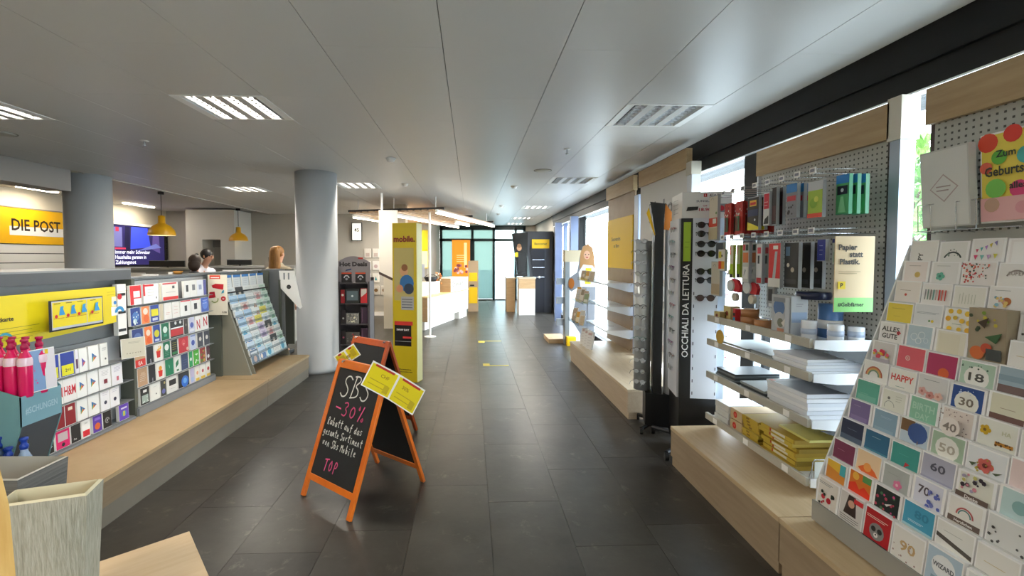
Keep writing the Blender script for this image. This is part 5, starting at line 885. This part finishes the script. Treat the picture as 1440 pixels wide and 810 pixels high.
# grey gate uprights by the entrance
for k,(x,y,l) in enumerate(((2.2,11.6,'blue grey post of the entrance sluice, far one'),(2.2,9.8,'blue grey post of the entrance sluice, near one'))):
    T=empty('entrance_post',l,'post',(x,y,0)); MB().bx(-.08,.08,-.05,.05,0,2.47,mat('#6a7694',.4,.3)).build('post',T); MB().bx(-.1,-.08,-.02,.02,1.0,1.25,BK).build('sensor',T)
# ================================================================= low white upright with cap, cut-out figure, magazine unit
T=empty('promo_upright','white backlit upright with beige cap at the far end of the magazine plinth','upright',(1.90,8.35,0)); MB().bx(-.10,.16,0,.18,0,1.52,mat('#e9edf2',.4)).build('panel',T); MB().bx(-.18,-.10,0,.18,0,1.52,mat('#7d8284',.4,.3)).build('side_post',T); MB().bx(-.19,.18,-.01,.19,1.52,1.73,mat('#b5a68a',.5)).build('cap',T)
for z in (.35,.75,1.1): MB().bx(-.32,-.18,.05,.13,z,z+.12,mat('#9aa0a6',.4,.3)).build('bracket',T)
MB().bx(-.16,-.0,-.12,-.0,0,.16,YEL).build('yellow_foot',T)
simple('low_platform','low wooden platform on the floor beside the backlit upright','platform',(1.62,8.5,0),.34,.6,.08,DO)
T=empty('cardboard_figure','life size cardboard cut-out of a blonde woman in white beside the yellow poster','cut-out',(1.98,7.75,0)); 
q=MB(); q.prism([(-.13,.0),(.1,0),(.12,.5),(.14,1.1),(.2,1.3),(.1,1.45),(.08,1.75),(.0,1.83),(-.1,1.78),(-.14,1.6),(-.18,1.35),(-.32,1.25),(-.36,1.1),(-.28,1.02),(-.15,1.1),(-.28,.55),(-.12,.3)],0,.012,mat('#8d8f96',.5)); q.build('board',T)
q=MB(); q.py=-.001; q.p([(-.14,1.42),(-.13,1.68),(-.08,1.79),(0,1.82),(.07,1.77),(.1,1.66),(.12,1.42),(.05,1.40),(-.08,1.38)],C_('#b98a5a')); q.c(-.02,1.64,.075,C_('#d9ab90'),rx=.055); q.p([(-.13,1.1),(.13,1.1),(.18,1.3),(.08,1.46),(-.08,1.48),(-.16,1.35)],C_('#e8e6e4')); q.p([(-.05,1.15),(.05,1.15),(.06,1.42),(-.04,1.42)],C_('#e8d030')); q.c(-.28,1.16,.09,C_('#b86a20'),rx=.05); q.c(-.045,1.65,.01,C_('#3a2a20')); q.c(.01,1.65,.01,C_('#3a2a20')); q.c(-.018,1.6,.012,C_('#b85a50'),rx=.022); q.build('print',T)
MB().prism([(0,.0),(.3,0),(0,.8)],-.01,.0,mat('#b09a78',.6),ax='x').build('support',T)
# unit behind the magazine plinth
def rwall(y0,y1,label,zt):
    c=(y0+y1)/2; T=empty('shelf_unit',label,'shelf unit',(2.2,c,.3))
    MB().bx(-.03,.03,y0-c,y1-c,zt-.3,zt-.1,CRW).build('crown_board',T); return T,c
T,c=rwall(6.15,7.38,'right shelf unit with the big yellow poster and white shelves',2.5)
MB().bx(0,.02,6.15-c,7.36-c,0,2.2,mat('#a58c70',.5,h2='#937a5e',scale=3)).build('back_panel',T)
MB().bx(-.02,.07,5.98-c,6.12-c,0,2.12,mat('#a9b6cc',.35,.2)).build('upright',T)
for z in (.28,.60,.92):
    MB().bx(-.36,0,6.17-c,7.3-c,z,z+.02,SH).build('shelf',T); q=MB(); q.prism([(-.36,z+.03),(-.36,z-.01),(-.06,z-.09),(0,z-.09),(0,z+.03)],6.165-c,6.172-c,SH); q.build('shelf_end',T)
q=MB(); q.bx(-.012,0,6.2-c,7.34-c,1.14,1.88,YEL); q.X=Matrix.Translation((-.013,0,0))@Matrix.Rotation(RW,4,'Z'); q.t('Souvenirs',-.15,1.55,.06,C_('#6a5410'),w=.42); q.t('us Bärn',-.12,1.45,.05,C_('#6a5410'),w=.25); q.X=None; q.build('yellow_poster',T)
rn=random.Random(12); bc=['bg #cdb89a|l .2 .3 .8 .8 5 #a08a70','bg #d8d0c0|r .1 .5 .9 .9 #8a7a60','bg #b09880|c .5 .5 .25 #d8c8b0','bg #8a9a70|r .1 .1 .9 .4 #d8d8c8','bg #d8a030|r .1 .1 .9 .5 #f0e0c0','bg #c8c4bc|l .2 .2 .8 .5 3 #7a7a7a']; bn=['tan','cream','brown','olive','orange','grey']
for r_,(z,x) in enumerate(((1.242,1.80),(.922,1.72),(.602,1.66))):
    TT=empty('magazine_tray','clear tilted tray for booklets, %s one in front of the yellow poster unit'%['upper','middle','lower'][r_],'tray',(x,6.95,z)); acr=glassmat('acrylic'); MB().bx(-.10,.16,-.36,.36,0,.008,acr).build('base',TT); MB().bx(-.105,-.10,-.36,.36,0,.05,acr).build('lip',TT); MB().bx(.16,.42,-.34,-.32,-.02,.0,CHR).build('arm',TT)
    for c_ in range(6):
        k=(r_*3+c_*5)%6
        card('booklet','%s booklet in the %s clear tray, %s from the front'%(bn[k],['upper','middle','lower'][r_],cnn[c_]),'booklet',(x-.06+.02*(c_%2),6.64+.12*c_,z+.0085),RW+.5,-.25,.095,.15+.03*((c_*r_)%3),.012,bc[k],'booklets in the clear trays')
for k,(y,l) in enumerate(((6.45,'near'),(6.62,'middle'),(6.79,'far'))):
    card('leaflet_block','white leaflet block standing on the magazine plinth, %s one'%l,'leaflet',(1.66,y,.302),RW+.5,-.2,.12,.25,.03,'bg #e4e0dc|l .2 .2 .8 .8 5 #b0a8a4|r .2 .8 .8 .92 #c8a8a0','leaflet blocks on the plinth')
# unit behind the spectacle stands
T,c=rwall(4.62,5.95,'right shelf unit with white panel behind the spectacle stands',2.5)
q=MB(); q.bx(0,.02,4.62-c,5.95-c,.1,2.2,mat('#cfccc8',.5)); q.X=Matrix.Translation((-.001,0,0))@Matrix.Rotation(RW,4,'Z'); q.lay=0; q.t('kobo',.05,1.80,.17,C_('#3a3a3e'),w=.5,bold=.02); q.r(-.36,1.72,-.28,1.95,C_('#3a3a3e')); q.r(-.35,1.73,-.29,1.94,C_('#cfccc8')); q.X=None; q.build('back_panel',T)
MB().bx(-.02,.07,4.52-c,4.62-c,0,2.12,mat('#c9cdd2',.4)).build('upright',T); MB().bx(-.03,.07,4.51-c,4.63-c,2.12,2.25,mat('#bdb6a6',.5)).build('upright_cap',T)
for k in range(5):
    for j in range(3):
        kk=(k+j)%4; card('hanging_pack','small %s pack on the white panel, %s row, %s from the near post'%(['olive','beige','grey','white'][kk],cnn[k],cnn[j]),'pack',(2.168,5.2+.28*j,1.35-.25*k),RW,0,.10,.17,.03,['bg #5a6a48|r .1 .6 .9 .9 #c8c8b8','bg #a89878|c .5 .4 .3 #705a40','bg #8a8a88|r .2 .2 .8 .7 #c8c8c8','bg #d0d0cc|c .5 .4 .25 #708060'][kk],'packs behind the spectacle stands')
# ================================================================= spectacle stands
def glasses(name,label,loc,rz,lens,fr,w=.135,group=None,temple=.12,proto={}):
    key=(name,lens.name,fr.name,w)
    if key in proto: return dup(proto[key],loc,rz,label)
    T=empty(name,label,'glasses',loc,rz,group); e=w*.27
    for s in (-1,1):
        q=MB(); n=14; pts=[]
        for i in range(n):
            a=2*PI*i/n; px=math.cos(a); pz=math.sin(a); pts.append((s*w*.26+px*w*.20,pz*(w*.155 if pz>0 else w*.175)*(1.0 if abs(px)<.8 else .9)))
        q.prism(pts,-.002,.001,lens); q.build('lens',T)
    q=MB(); q.bx(-w*.07,w*.07,-.003,.002,w*.03,w*.08,fr); 
    for s in (-1,1):
        cx_=s*w*.26
        for i in range(10):
            a=PI*i/10; b=PI*(i+1)/10; q.cyl((cx_+math.cos(a)*w*.205,-.001,math.sin(a)*w*.16),(cx_+math.cos(b)*w*.205,-.001,math.sin(b)*w*.16),.0022,fr,4)
        q.bx(s*w*.5-.004,s*w*.5+.004,-.002,.006,w*.05,w*.10,fr)
    q.build('frame',T)
    for s in (-1,1):
        q=MB(); q.tube([(s*w*.5,.0,w*.075),(s*w*.49,temple*.75,w*.07),(s*w*.46,temple,w*-.1)],.002,fr,4); q.build('temple',T)
    proto[key]=T; return T
a1=math.radians(-11); SPC=(1.873,3.757)
def sp1(x,y,z=0): return (SPC[0]+x*math.cos(a1)-y*math.sin(a1),SPC[1]+x*math.sin(a1)+y*math.cos(a1),z)
T=empty('spectacle_stand','tall white and black spectacle stand with price header, nearest one','display stand',(SPC[0],SPC[1],0),a1)
WS=mat('#dfe2ea',.35); 
MB().bx(-.17,-.085,-.165,-.15,.47,1.91,BK).build('black_strip',T)
MB().bx(-.085,.11,-.165,-.15,.47,1.91,WS).build('front_panel',T); MB().bx(.11,.17,-.15,-.14,.47,1.91,mat('#c4d0e0',.3)).build('edge_panel',T); MB().bx(-.17,.17,-.14,.165,.47,1.91,mat('#bfc3c8',.4)).build('core',T); MB().bx(-.185,-.171,-.14,.16,.47,1.91,WS).build('side_panel',T)
q=MB(); q.bx(-.17,.20,-.17,.17,1.91,2.115,mat('#e4e0dc',.4)); q.build('header',T)
q=MB(); q.py=-.171; q.r(-.01,2.075,.015,2.10,C_('#c82028')); q.r(.0,2.08,.004,2.095,W_); q.t('41',.045,2.077,.022,C_('#6a5a54'),bold=.02); q.t('SUNGLASSES',.02,2.035,.016,C_('#6a6a70'),w=.17); q.t('CHF',.0,2.0,.012,C_('#b85060')); q.t('18.90',.0,1.965,.024,C_('#b83048'),w=.09,bold=.02); q.r(.08,1.955,.16,2.02,C_('#8a8a90')); q.c(.12,1.985,.022,C_('#c83040')); q.c(.10,2.0,.015,C_('#d8c040')); q.p([(-.14,1.965),(-.055,1.975),(-.05,2.0),(-.13,1.998)],BK); q.X=Matrix.Translation((-.171,0,0))@Matrix.Rotation(RW,4,'Z'); q.py=0; q.lay=0; 
for k in range(4): q.r(-.1,1.96+.035*k,.06,1.965+.035*k,C_('#b0aaa6'))
q.build('header_print',T)
q=MB(); q.py=-.166; q.t('OCCHIALI DA LETTURA',-.108,.80,.05,W_,w=None,al='l',rot=PI/2,bold=.01); q.v=[(v[0],v[1],.80+(v[2]-.80)*1.0) for v in q.v]; q.build('lettering',T)
q=MB(); q.py=-.168; q.r(-.155,1.57,-.10,1.88,C_('#a8c828')); q.r(-.145,1.72,-.11,1.724,C_('#7a9818')); q.r(-.145,1.68,-.115,1.684,C_('#7a9818')); q.build('lime_card',T)
# slots of the panel
for sx in (-.075,.095):
    q=MB(); q.py=-.166
    for k in range(9): q.r(sx,.50+.10*k,sx+.007,.525+.10*k,C_('#4a4a54'))
    o=q.build('slot_row',T); o['kind']='stuff'
MB().bx(-.17,.16,-.165,.165,.06,.47,mat('#101012',.4)).build('base',T)
for k in range(4):
    a=a1+PI/4+k*PI/2; fr_=.40 if k in(1,2) else .21; dx,dy=fr_*math.cos(PI/4+k*PI/2),fr_*math.sin(PI/4+k*PI/2)
    MB().cyl((dx*.3,dy*.3,.075),(dx,dy,.06),.02,mat('#26282c',.4),8).build('foot',T); MB().cyl((dx-.014,dy,.03),(dx+.014,dy,.03),.03,BK,14).build('caster',T)
LB=mat('#15161a',.12,coat=.5); LBR=mat('#5a4a48',.15); FRB=mat('#1a1a1e',.3); LCL=mat('#c6ccd0',.08); 
for k,(z,l) in enumerate(((1.855,LB),(1.785,LB),(1.705,LB),(1.63,LB),(1.49,LB),(1.42,LB),(1.28,LBR))):
    p=sp1(.01,-.19,z); glasses('sunglasses','%s sunglasses on the white stand, %s from the top'%('brown' if l is LBR else 'black',cnn[k]),p,a1,l,FRB,.15,'sunglasses on the white stand',.02)
fc=['#a83040','#2a7a70','#303034','#8a3a90','#6a4a30','#b8b8bc']
fm=[mat(h,.3) for h in fc]
for k in range(12):
    z=1.83-.105*k; p=sp1(-.20,.0+.05*(k%2),z); glasses('reading_glasses','%s reading glasses on the left face of the near stand, %s from the top'%(['red','teal','black','violet','brown','clear'][k%6],['first','second','third','fourth','fifth','sixth','seventh','eighth','ninth','tenth','eleventh','twelfth'][k]),p,a1-PI/2,LCL,fm[k%6],.125,'reading glasses on the near stand',.02)
for k in range(7):
    z=1.80-.17*k; p=sp1(.215,.0,z); glasses('reading_glasses','%s reading glasses on the window face of the near stand, %s from the top'%(['red','teal','black','violet','brown','clear'][(k*2)%6],cnn[k]),p,a1+PI/2,LCL,fm[(k*2)%6],.125,'reading glasses on the window face',.02)
# second stand
S2P=(1.745,4.22); T=empty('spectacle_stand','narrower black fin spectacle stand with mirrored column, farther one','display stand',(S2P[0],S2P[1],0),math.radians(-16))
MB().bx(-.055,.02,-.12,.10,.1,1.98,mat('#141415',.4)).build('black_fin',T); q=MB(); q.prism([(-.10,2.1),(.03,2.08),(.02,1.95),(-.05,1.80)],-.13,-.12,BK); q.build('fin_top',T)
q=MB(); q.prism([(.03,2.08),(.16,1.90),(.16,1.83),(.02,1.85)],-.12,-.11,C_('#c8741c')); q.prism([(-.11,2.05),(-.05,1.80),(-.06,1.80),(-.13,2.0)],-.12,-.11,YEL); q.build('orange_sign',T)
MI=mat('#eef0f2',.25,.25); MB().lathe([(.001,.36),(.085,.36),(.085,1.86),(.001,1.87)],MI,c=(.125,-.06,0),n=20).build('mirror_column',T)
MB().lathe([(.001,.36),(.075,.36),(.075,1.75),(.001,1.76)],mat('#d2d5d6',.3,.4),c=(-.14,.02,0),n=16).build('left_column',T)
MB().bx(-.12,.16,-.14,.14,.06,.36,mat('#0c0c0d',.4)).build('base',T)
for k in range(4):
    dx,dy=.22*math.cos(PI/4+k*PI/2),.27*math.sin(PI/4+k*PI/2); MB().cyl((dx*.3,dy*.3,.07),(dx,dy,.05),.018,BK,8).build('foot',T); MB().cyl((dx-.012,dy,.026),(dx+.012,dy,.026),.026,BK,12).build('caster',T)
a2=math.radians(-16)
def sp2(x,y,z): return (S2P[0]+x*math.cos(a2)-y*math.sin(a2),S2P[1]+x*math.sin(a2)+y*math.cos(a2),z)
od=['first','second','third','fourth','fifth','sixth','seventh','eighth','ninth','tenth','eleventh','twelfth','thirteenth','fourteenth']
for k in range(14):
    z=1.78-.10*k; c5=[2,5,0,2,1,2,3,5,2,0,4,1,5,2][k]
    glasses('reading_glasses','%s spectacles on the mirrored column, %s from the top'%(['red','teal','black','violet','brown','clear'][c5],od[k]),sp2(.14,-.14,z),a2+.3,LCL,fm[c5],.115,'spectacles on the mirrored column',-.09)
    c6=[5,2,5,2,4,5,2,2,5,1,2,5,2,5][k]
    glasses('reading_glasses','%s spectacles left of the black fin, %s from the top'%(['red','teal','black','violet','brown','clear'][c6],od[k]),sp2(-.17,-.09,z-.03),a2-.5,LCL,fm[c6],.115,'spectacles left of the black fin',-.09)
# ================================================================= POST COUNTER AREA
T=empty('wall_sign','large yellow wall sign reading DIE POST left of the grey-white column','sign',(-8.2,0,0)); PY=mat('#f4b800',.5)
MB().bx(.0,.05,7.2,10.6,1.85,2.49,PY).build('board',T); MB().bx(.0,.06,7.2,10.6,2.49,2.51,mat('#8a8478',.5)).build('top_edge',T)
q=MB(); q.X=Matrix.Translation((.052,0,0))@Matrix.Rotation(LW,4,'Z'); q.r(8.49,2.0,10.3,2.16,W_); q.t('DIE POST',8.53,2.09,.21,C_('#2a1c14'),w=.98,al='l',bold=.02); q.build('lettering',T)
for k,z in enumerate((1.68,1.51,1.34,1.17,1.0)): 
    simple_=MB().bx(0,.04,7.2,10.7,z-.0,z+.155,mat('#e9e6e1',.5)).build('shelf_board',T)
for k in range(8): MB().bx(0,.04,12.75-.0,13.15-.4,1.0+.17*k,1.155+.17*k,mat('#d9d6d0',.5)).build('shelf_board',T)
MB().bx(0,.03,7.2,12.78,.1,2.3,mat('#4a4844',.6)).build('rear_panel',T)
T=empty('advertising_screen','large blue advertising screen on the left wall right of the grey-white column','screen',(-8.15,0,0))
MB().bx(.0,.06,10.75,12.55,1.40,2.36,BK).build('frame',T); MB().bx(.0,.08,10.75,12.6,2.36,2.42,W_).build('top_trim',T)
q=MB(); q.X=Matrix.Translation((.062,0,0))@Matrix.Rotation(LW,4,'Z'); E_=lambda h,e=.9: mat(h,.4,emit=e)
q.r(10.78,1.42,12.52,2.35,E_('#2a2458')); q.r(10.8,1.85,11.05,2.3,E_('#6a6aa0')); q.p([(11.3,1.8),(12.0,1.85),(11.9,2.33),(11.35,2.33)],E_('#3a4ac8')); q.p([(11.1,1.7),(11.28,1.7),(11.3,2.33),(11.15,2.33)],E_('#1a1838')); q.p([(12.05,1.8),(12.35,1.7),(12.3,2.33),(12.1,2.33)],E_('#5a4a88')); q.p([(11.5,1.75),(12.4,1.85),(12.2,1.95)],E_('#6a70b0')); q.r(10.82,1.79,11.15,1.83,E_('#c83a58')); q.r(10.85,2.2,10.95,2.3,E_('#a83048'))
q.t('immer mehr Schweizer',10.82,1.69,.085,E_('#e8e8f4',1),w=1.15,al='l',bold=.02); q.t('Haushalte geraten in',10.82,1.57,.085,E_('#e8e8f4',1),w=1.0,al='l',bold=.02); q.t('Zahlungsnot',10.82,1.45,.085,E_('#e8e8f4',1),w=.65,al='l',bold=.02); q.build('picture',T)
# service counters
CG=mat('#a6a49e',.5); CT2=mat('#8b8a86',.45)
for k,(x0,x1,y,zt,l) in enumerate(((-7.7,-5.3,9.3,1.40,'grey staffed counter in front of the advertising screen'),(-5.0,-3.35,8.9,1.44,'grey staffed counter where the woman with ponytail works'))):
    T=empty('staffed_counter',l,'counter',((x0+x1)/2,y,0)); w=(x1-x0)/2; MB().bx(-w,w,0,.5,0,zt-.04,CG).build('body',T); MB().bx(-w-.02,w+.02,-.04,.6,zt-.04,zt,CT2).build('top',T); MB().bx(-w*.3,w*.1,-.01,0,zt-.3,zt-.1,W_).build('front_label',T)
def monitor(x,y,z,l,w=.52,rz=0):
    T=empty('monitor',l,'monitor',(x,y,z),rz); MB().bx(-w/2,w/2,0,.03,.03,.03+w*.5,BK).build('screen',T); MB().bx(-w/2-.005,w/2+.005,-.003,0,.03+w*.48,.04+w*.5,mat('#8a8a8c',.4)).build('bezel',T); MB().bx(-.1,.1,-.05,.12,0,.01,BK).build('foot',T); MB().cyl((0,.03,0),(0,.03,.1),.02,BK,8).build('stand',T)
monitor(-4.45,9.05,1.30,'black monitor on the counter right of the ponytail woman',.46); monitor(-5.75,8.85,1.22,'black monitor in front of the advertising screen',.62)
bpy.data.objects['monitor'].location.z=1.44; bpy.data.objects['monitor'].scale=(1,1,.45); bpy.data.objects['monitor.001'].location=(-6.0,9.35,1.40); bpy.data.objects['monitor.001'].scale=(1.1,1,.4)
T=empty('paper_shopping_bag','grey paper bag with handles behind the brochure rack','bag',(-3.62,8.5,1.2)); 
MB().bx(-.11,.11,0,.08,0,.32,mat('#7a736a',.7)).build('bag',T); MB().tube([(-.05,.04,.32),(-.05,.04,.40),(.05,.04,.40),(.05,.04,.32)],.006,mat('#5a544c',.7)).build('handle',T)
simple('counter_table','small grey table under the paper bag','table',(-3.62,8.4,0),.5,.4,1.198,CG)
# things on the dark counter board
simple('name_plate','white name plate on the cap above the gift cards','sign',(-2.95,4.35,1.433),.14,.02,.012,W_); simple('name_plate','white name plate on the cap above the brochures','sign',(-2.95,5.75,1.433),.16,.02,.014,W_)
T=empty('small_planter','small orange brown bowl on the cap of the gift card unit','bowl',(-2.94,4.75,1.433)); MB().lathe([(.001,0),(.03,0),(.045,.03),(.001,.032)],mat('#a8742a',.6),n=14).build('bowl',T); MB().bx(-.09,-.045,-.01,.01,0,.02,W_).build('tag',T)
# pendants
YP_=mat('#d8a018',.4); 
for x,y,l,b_ in ((-5.85,9.0,'mustard yellow bell pendant lamp, left and nearer',1),(-5.9,12.0,'mustard yellow bell pendant lamp, right and farther',0)):
    T=empty('pendant_lamp',l,'lamp',(x,y,2.02)); pr=[(.225,0),(.225,.03),(.205,.10),(.15,.17),(.075,.215),(.06,.23),(.055,.36),(.02,.375),(.001,.376)]
    if not b_: pr=[(r*.97,z*.95) for r,z in pr]
    MB().lathe(pr,YP_,n=28).build('shade',T); MB().lathe([(r*.97,z-.004) for r,z in pr],mat('#f4e8c8',.5),n=28).build('inner_shade',T); MB().cyl((0,0,.37),(0,0,.82 if b_ else .82),.006,BK,6).build('cord',T); MB().ball((0,0,.10),.06,mat('#fff0d0',.5,emit=12 if b_ else 3),10).build('bulb',T)
    MB().cyl((0,0,.77),(0,0,.82),.05,BK,12).build('ceiling_cup',T)
# ================================================================= PEOPLE
def skinmesh(name,V,Ed,m,parent,sub=1):
    me=bpy.data.meshes.new(name); me.from_pydata([v[:3] for v in V],Ed,[]); me.materials.append(m)
    o=bpy.data.objects.new(name,me); COL.objects.link(o); o.parent=parent; md=o.modifiers.new('skin','SKIN'); md.use_smooth_shade=True
    for i,v in enumerate(V):
        sv=me.skin_vertices[0].data[i]; sv.radius=(v[3],v[4] if len(v)>4 else v[3]); sv.use_root=(i==0)
    s=o.modifiers.new('sub','SUBSURF'); s.levels=sub; s.render_levels=sub; return o
def person(loc,rz,h,label,skin,top,trous,head_tilt=0,arms='down',collar=None):
    T=empty('person',label,'person',loc,rz); k=h/1.7
    def S(*v): return tuple(a*k for a in v)
    sk=mat(skin,.5)
    hx=head_tilt*.10
    # faces local -Y; body: one continuous skin
    if arms=='desk': AR=lambda s:[S(s*.19,0,1.38,.05),S(s*.24,-.05,1.14,.042),S(s*.16,-.30,1.06,.033),S(s*.13,-.38,1.05,.026,.018)]
    else: AR=lambda s:[S(s*.19,0,1.38,.05),S(s*.23,.02,1.12,.042),S(s*.23,-.06,.88,.033),S(s*.23,-.09,.79,.02,.03)]
    V=[S(0,0,.95,.14,.10),S(0,0,1.12,.12,.085),S(0,0,1.32,.145,.09),S(0,0,1.43,.07,.06),S(0,-hx*.4,1.50,.046),S(0,-.02-hx,1.57,.062,.07),S(0,-.02-hx,1.66,.072,.085),S(0,-.015-hx,1.715,.045,.055)]
    E=[(0,1),(1,2),(2,3),(3,4),(4,5),(5,6),(6,7)]
    for s in (-1,1):
        b=len(V); V+=AR(s); E+=[(2,b),(b,b+1),(b+1,b+2),(b+2,b+3)]; hb=b+3; hv=V[hb]
        for f in range(5):   # fingers and thumb
            fx=hv[0]+(f-1.5)*.02*k if f<4 else hv[0]-s*.035*k; dz=-.075+.008*abs(f-1.5) if f<4 else -.03
            d=(0,-.07+.008*abs(f-1.5),-.01) if arms=='desk' else (0,-.01,dz)
            if f==4: d=(-s*.02,d[1]*.5,d[2]*.6)
            V+=[(fx,hv[1]+d[1]*.4*k,hv[2]+d[2]*.4*k,.009*k),(fx+d[0]*k,hv[1]+d[1]*k,hv[2]+d[2]*k-.005,.007*k)]; E+=[(hb,len(V)-2),(len(V)-2,len(V)-1)]
        b=len(V); V+=[S(s*.09,0,.86,.085),S(s*.10,-.01,.48,.055),S(s*.10,.01,.10,.036),S(s*.10,-.10,.035,.035,.028)]; E+=[(0,b),(b,b+1),(b+1,b+2),(b+2,b+3)]
    skinmesh('body',V,E,sk,T)
    tm=mat(top,.8,noise=.1,scale=20)
    V=[S(0,0,.90,.165,.125),S(0,0,1.12,.15,.11),S(0,0,1.33,.165,.11),S(0,.01,1.46,.088,.085),S(0,.012,1.51,.066,.066)]; E=[(0,1),(1,2),(2,3),(3,4)]
    for s in (-1,1):
        A=AR(s); b=len(V); V+=[(a[0],a[1],a[2],a[3]*1.35) for a in A[:3]]; E+=[(2,b),(b,b+1),(b+1,b+2)]
    skinmesh('jacket',V,E,tm,T)
    V=[S(0,0,.96,.15,.115)]; E=[]
    for s in (-1,1):
        b=len(V); V+=[S(s*.09,0,.84,.095),S(s*.10,-.01,.48,.07),S(s*.10,.01,.10,.055)]; E+=[(0,b),(b,b+1),(b+1,b+2)]
    skinmesh('trousers',V,E,mat(trous,.8),T)
    for s in (-1,1):
        MB().bx(s*.10*k-.045,s*.10*k+.045,-.17*k,.07*k,0,.06*k,BK).build('shoe',T,bevel=.012)
        q=MB(); q.ball((s*.028*k,-.098*k-hx*k,1.645*k),.008*k,mat('#b8a8a0',.4),8); q.ball((s*.028*k,-.107*k-hx*k,1.645*k),.006*k,mat('#2a1c14',.3),8); q.build('eye',T)
        q=MB(); q.ball((s*.078*k,-.01*k-hx*k,1.635*k),.028*k,sk,8,1,.35,.6); q.build('ear',T)
    q=MB(); q.prism([(-.012*k,1.60*k),(.012*k,1.60*k),(.004*k,1.65*k),(-.004*k,1.65*k)],-.125*k-hx*k,-.09*k-hx*k,sk); q.build('nose',T)
    q=MB(); q.ball((0,-.096*k-hx*k,1.578*k),.02*k,mat('#a85048',.5),8,.35,1,.4); q.build('mouth',T)
    return T,k,hx
def hair(T,k,hx,m,tail=None):
    q=MB(); q.ball((0,.012*k-hx*k,1.675*k),.098*k,m,16,1.0,.92,1.05)
    if tail=='pony':
        q.ball((0,.10*k-hx*k,1.69*k),.035*k,m,10); q.build('hair',T); skinmesh('ponytail',[(0,.10*k,1.69*k,.025),(0,.17*k,1.63*k,.035),(0,.20*k,1.53*k,.035),(0,.19*k,1.42*k,.015)],[(0,1),(1,2),(2,3)],m,T)
    elif tail=='long':
        q.lathe([(.001,.27),(.06,.25),(.092,.18),(.10,.08),(.108,-.05),(.112,-.18),(.095,-.30),(.05,-.38),(.001,-.42)],m,c=(.012*k,.075*k,1.50*k),n=18,sy=.62); q.build('hair',T)
    else: q.ball((0,.035*k,1.60*k),.088*k,m,14,1.15,1.0,.75); q.build('hair',T)
T,k,hx=person((-4.62,8.15,0),math.radians(75),1.68,'person with dark ponytail and white blouse looking down at the counter','#c89478','#d8d2da','#2a2a30',head_tilt=.9,arms='desk'); hair(T,k,hx,mat('#15100e',.5),'pony')
T,k,hx=person((-3.17,7.75,0),math.radians(160),1.72,'person with long blonde hair and beige coat seen from behind','#c89478','#b4a890','#2a2228',0); hair(T,k,hx,mat('#a8763a',.5,h2='#7a5020',scale=20,stretch=(3,3,.4)),'long')
T,k,hx=person((-4.12,7.05,0),math.radians(200),1.58,'shorter person with brown hair and dark grey jacket seen from behind','#b88468','#4a484c','#2a2a2e',.3); hair(T,k,hx,mat('#3a2a20',.6))
# ================================================================= floor markings
YF=mat('#d8c040',.6)
for nm,x,y,pts,l in (('floor_marking',.30,6.75,[(0,0),(.38,0),(.38,.045),(.10,.045),(.10,.16),(0,.16)],'yellow corner marking on the floor, nearer one'),('floor_marking',.26,8.62,[(0,0),(.12,0),(.12,.14),(.44,.14),(.44,.185),(0,.185)],'yellow corner marking on the floor, farther one')):
    q=MB(); q.prism(pts,0.0002,.0016,YF,ax='z'); o=q.build(nm,loc=(x-.12,y,0)); tag(o,l,'floor marking')
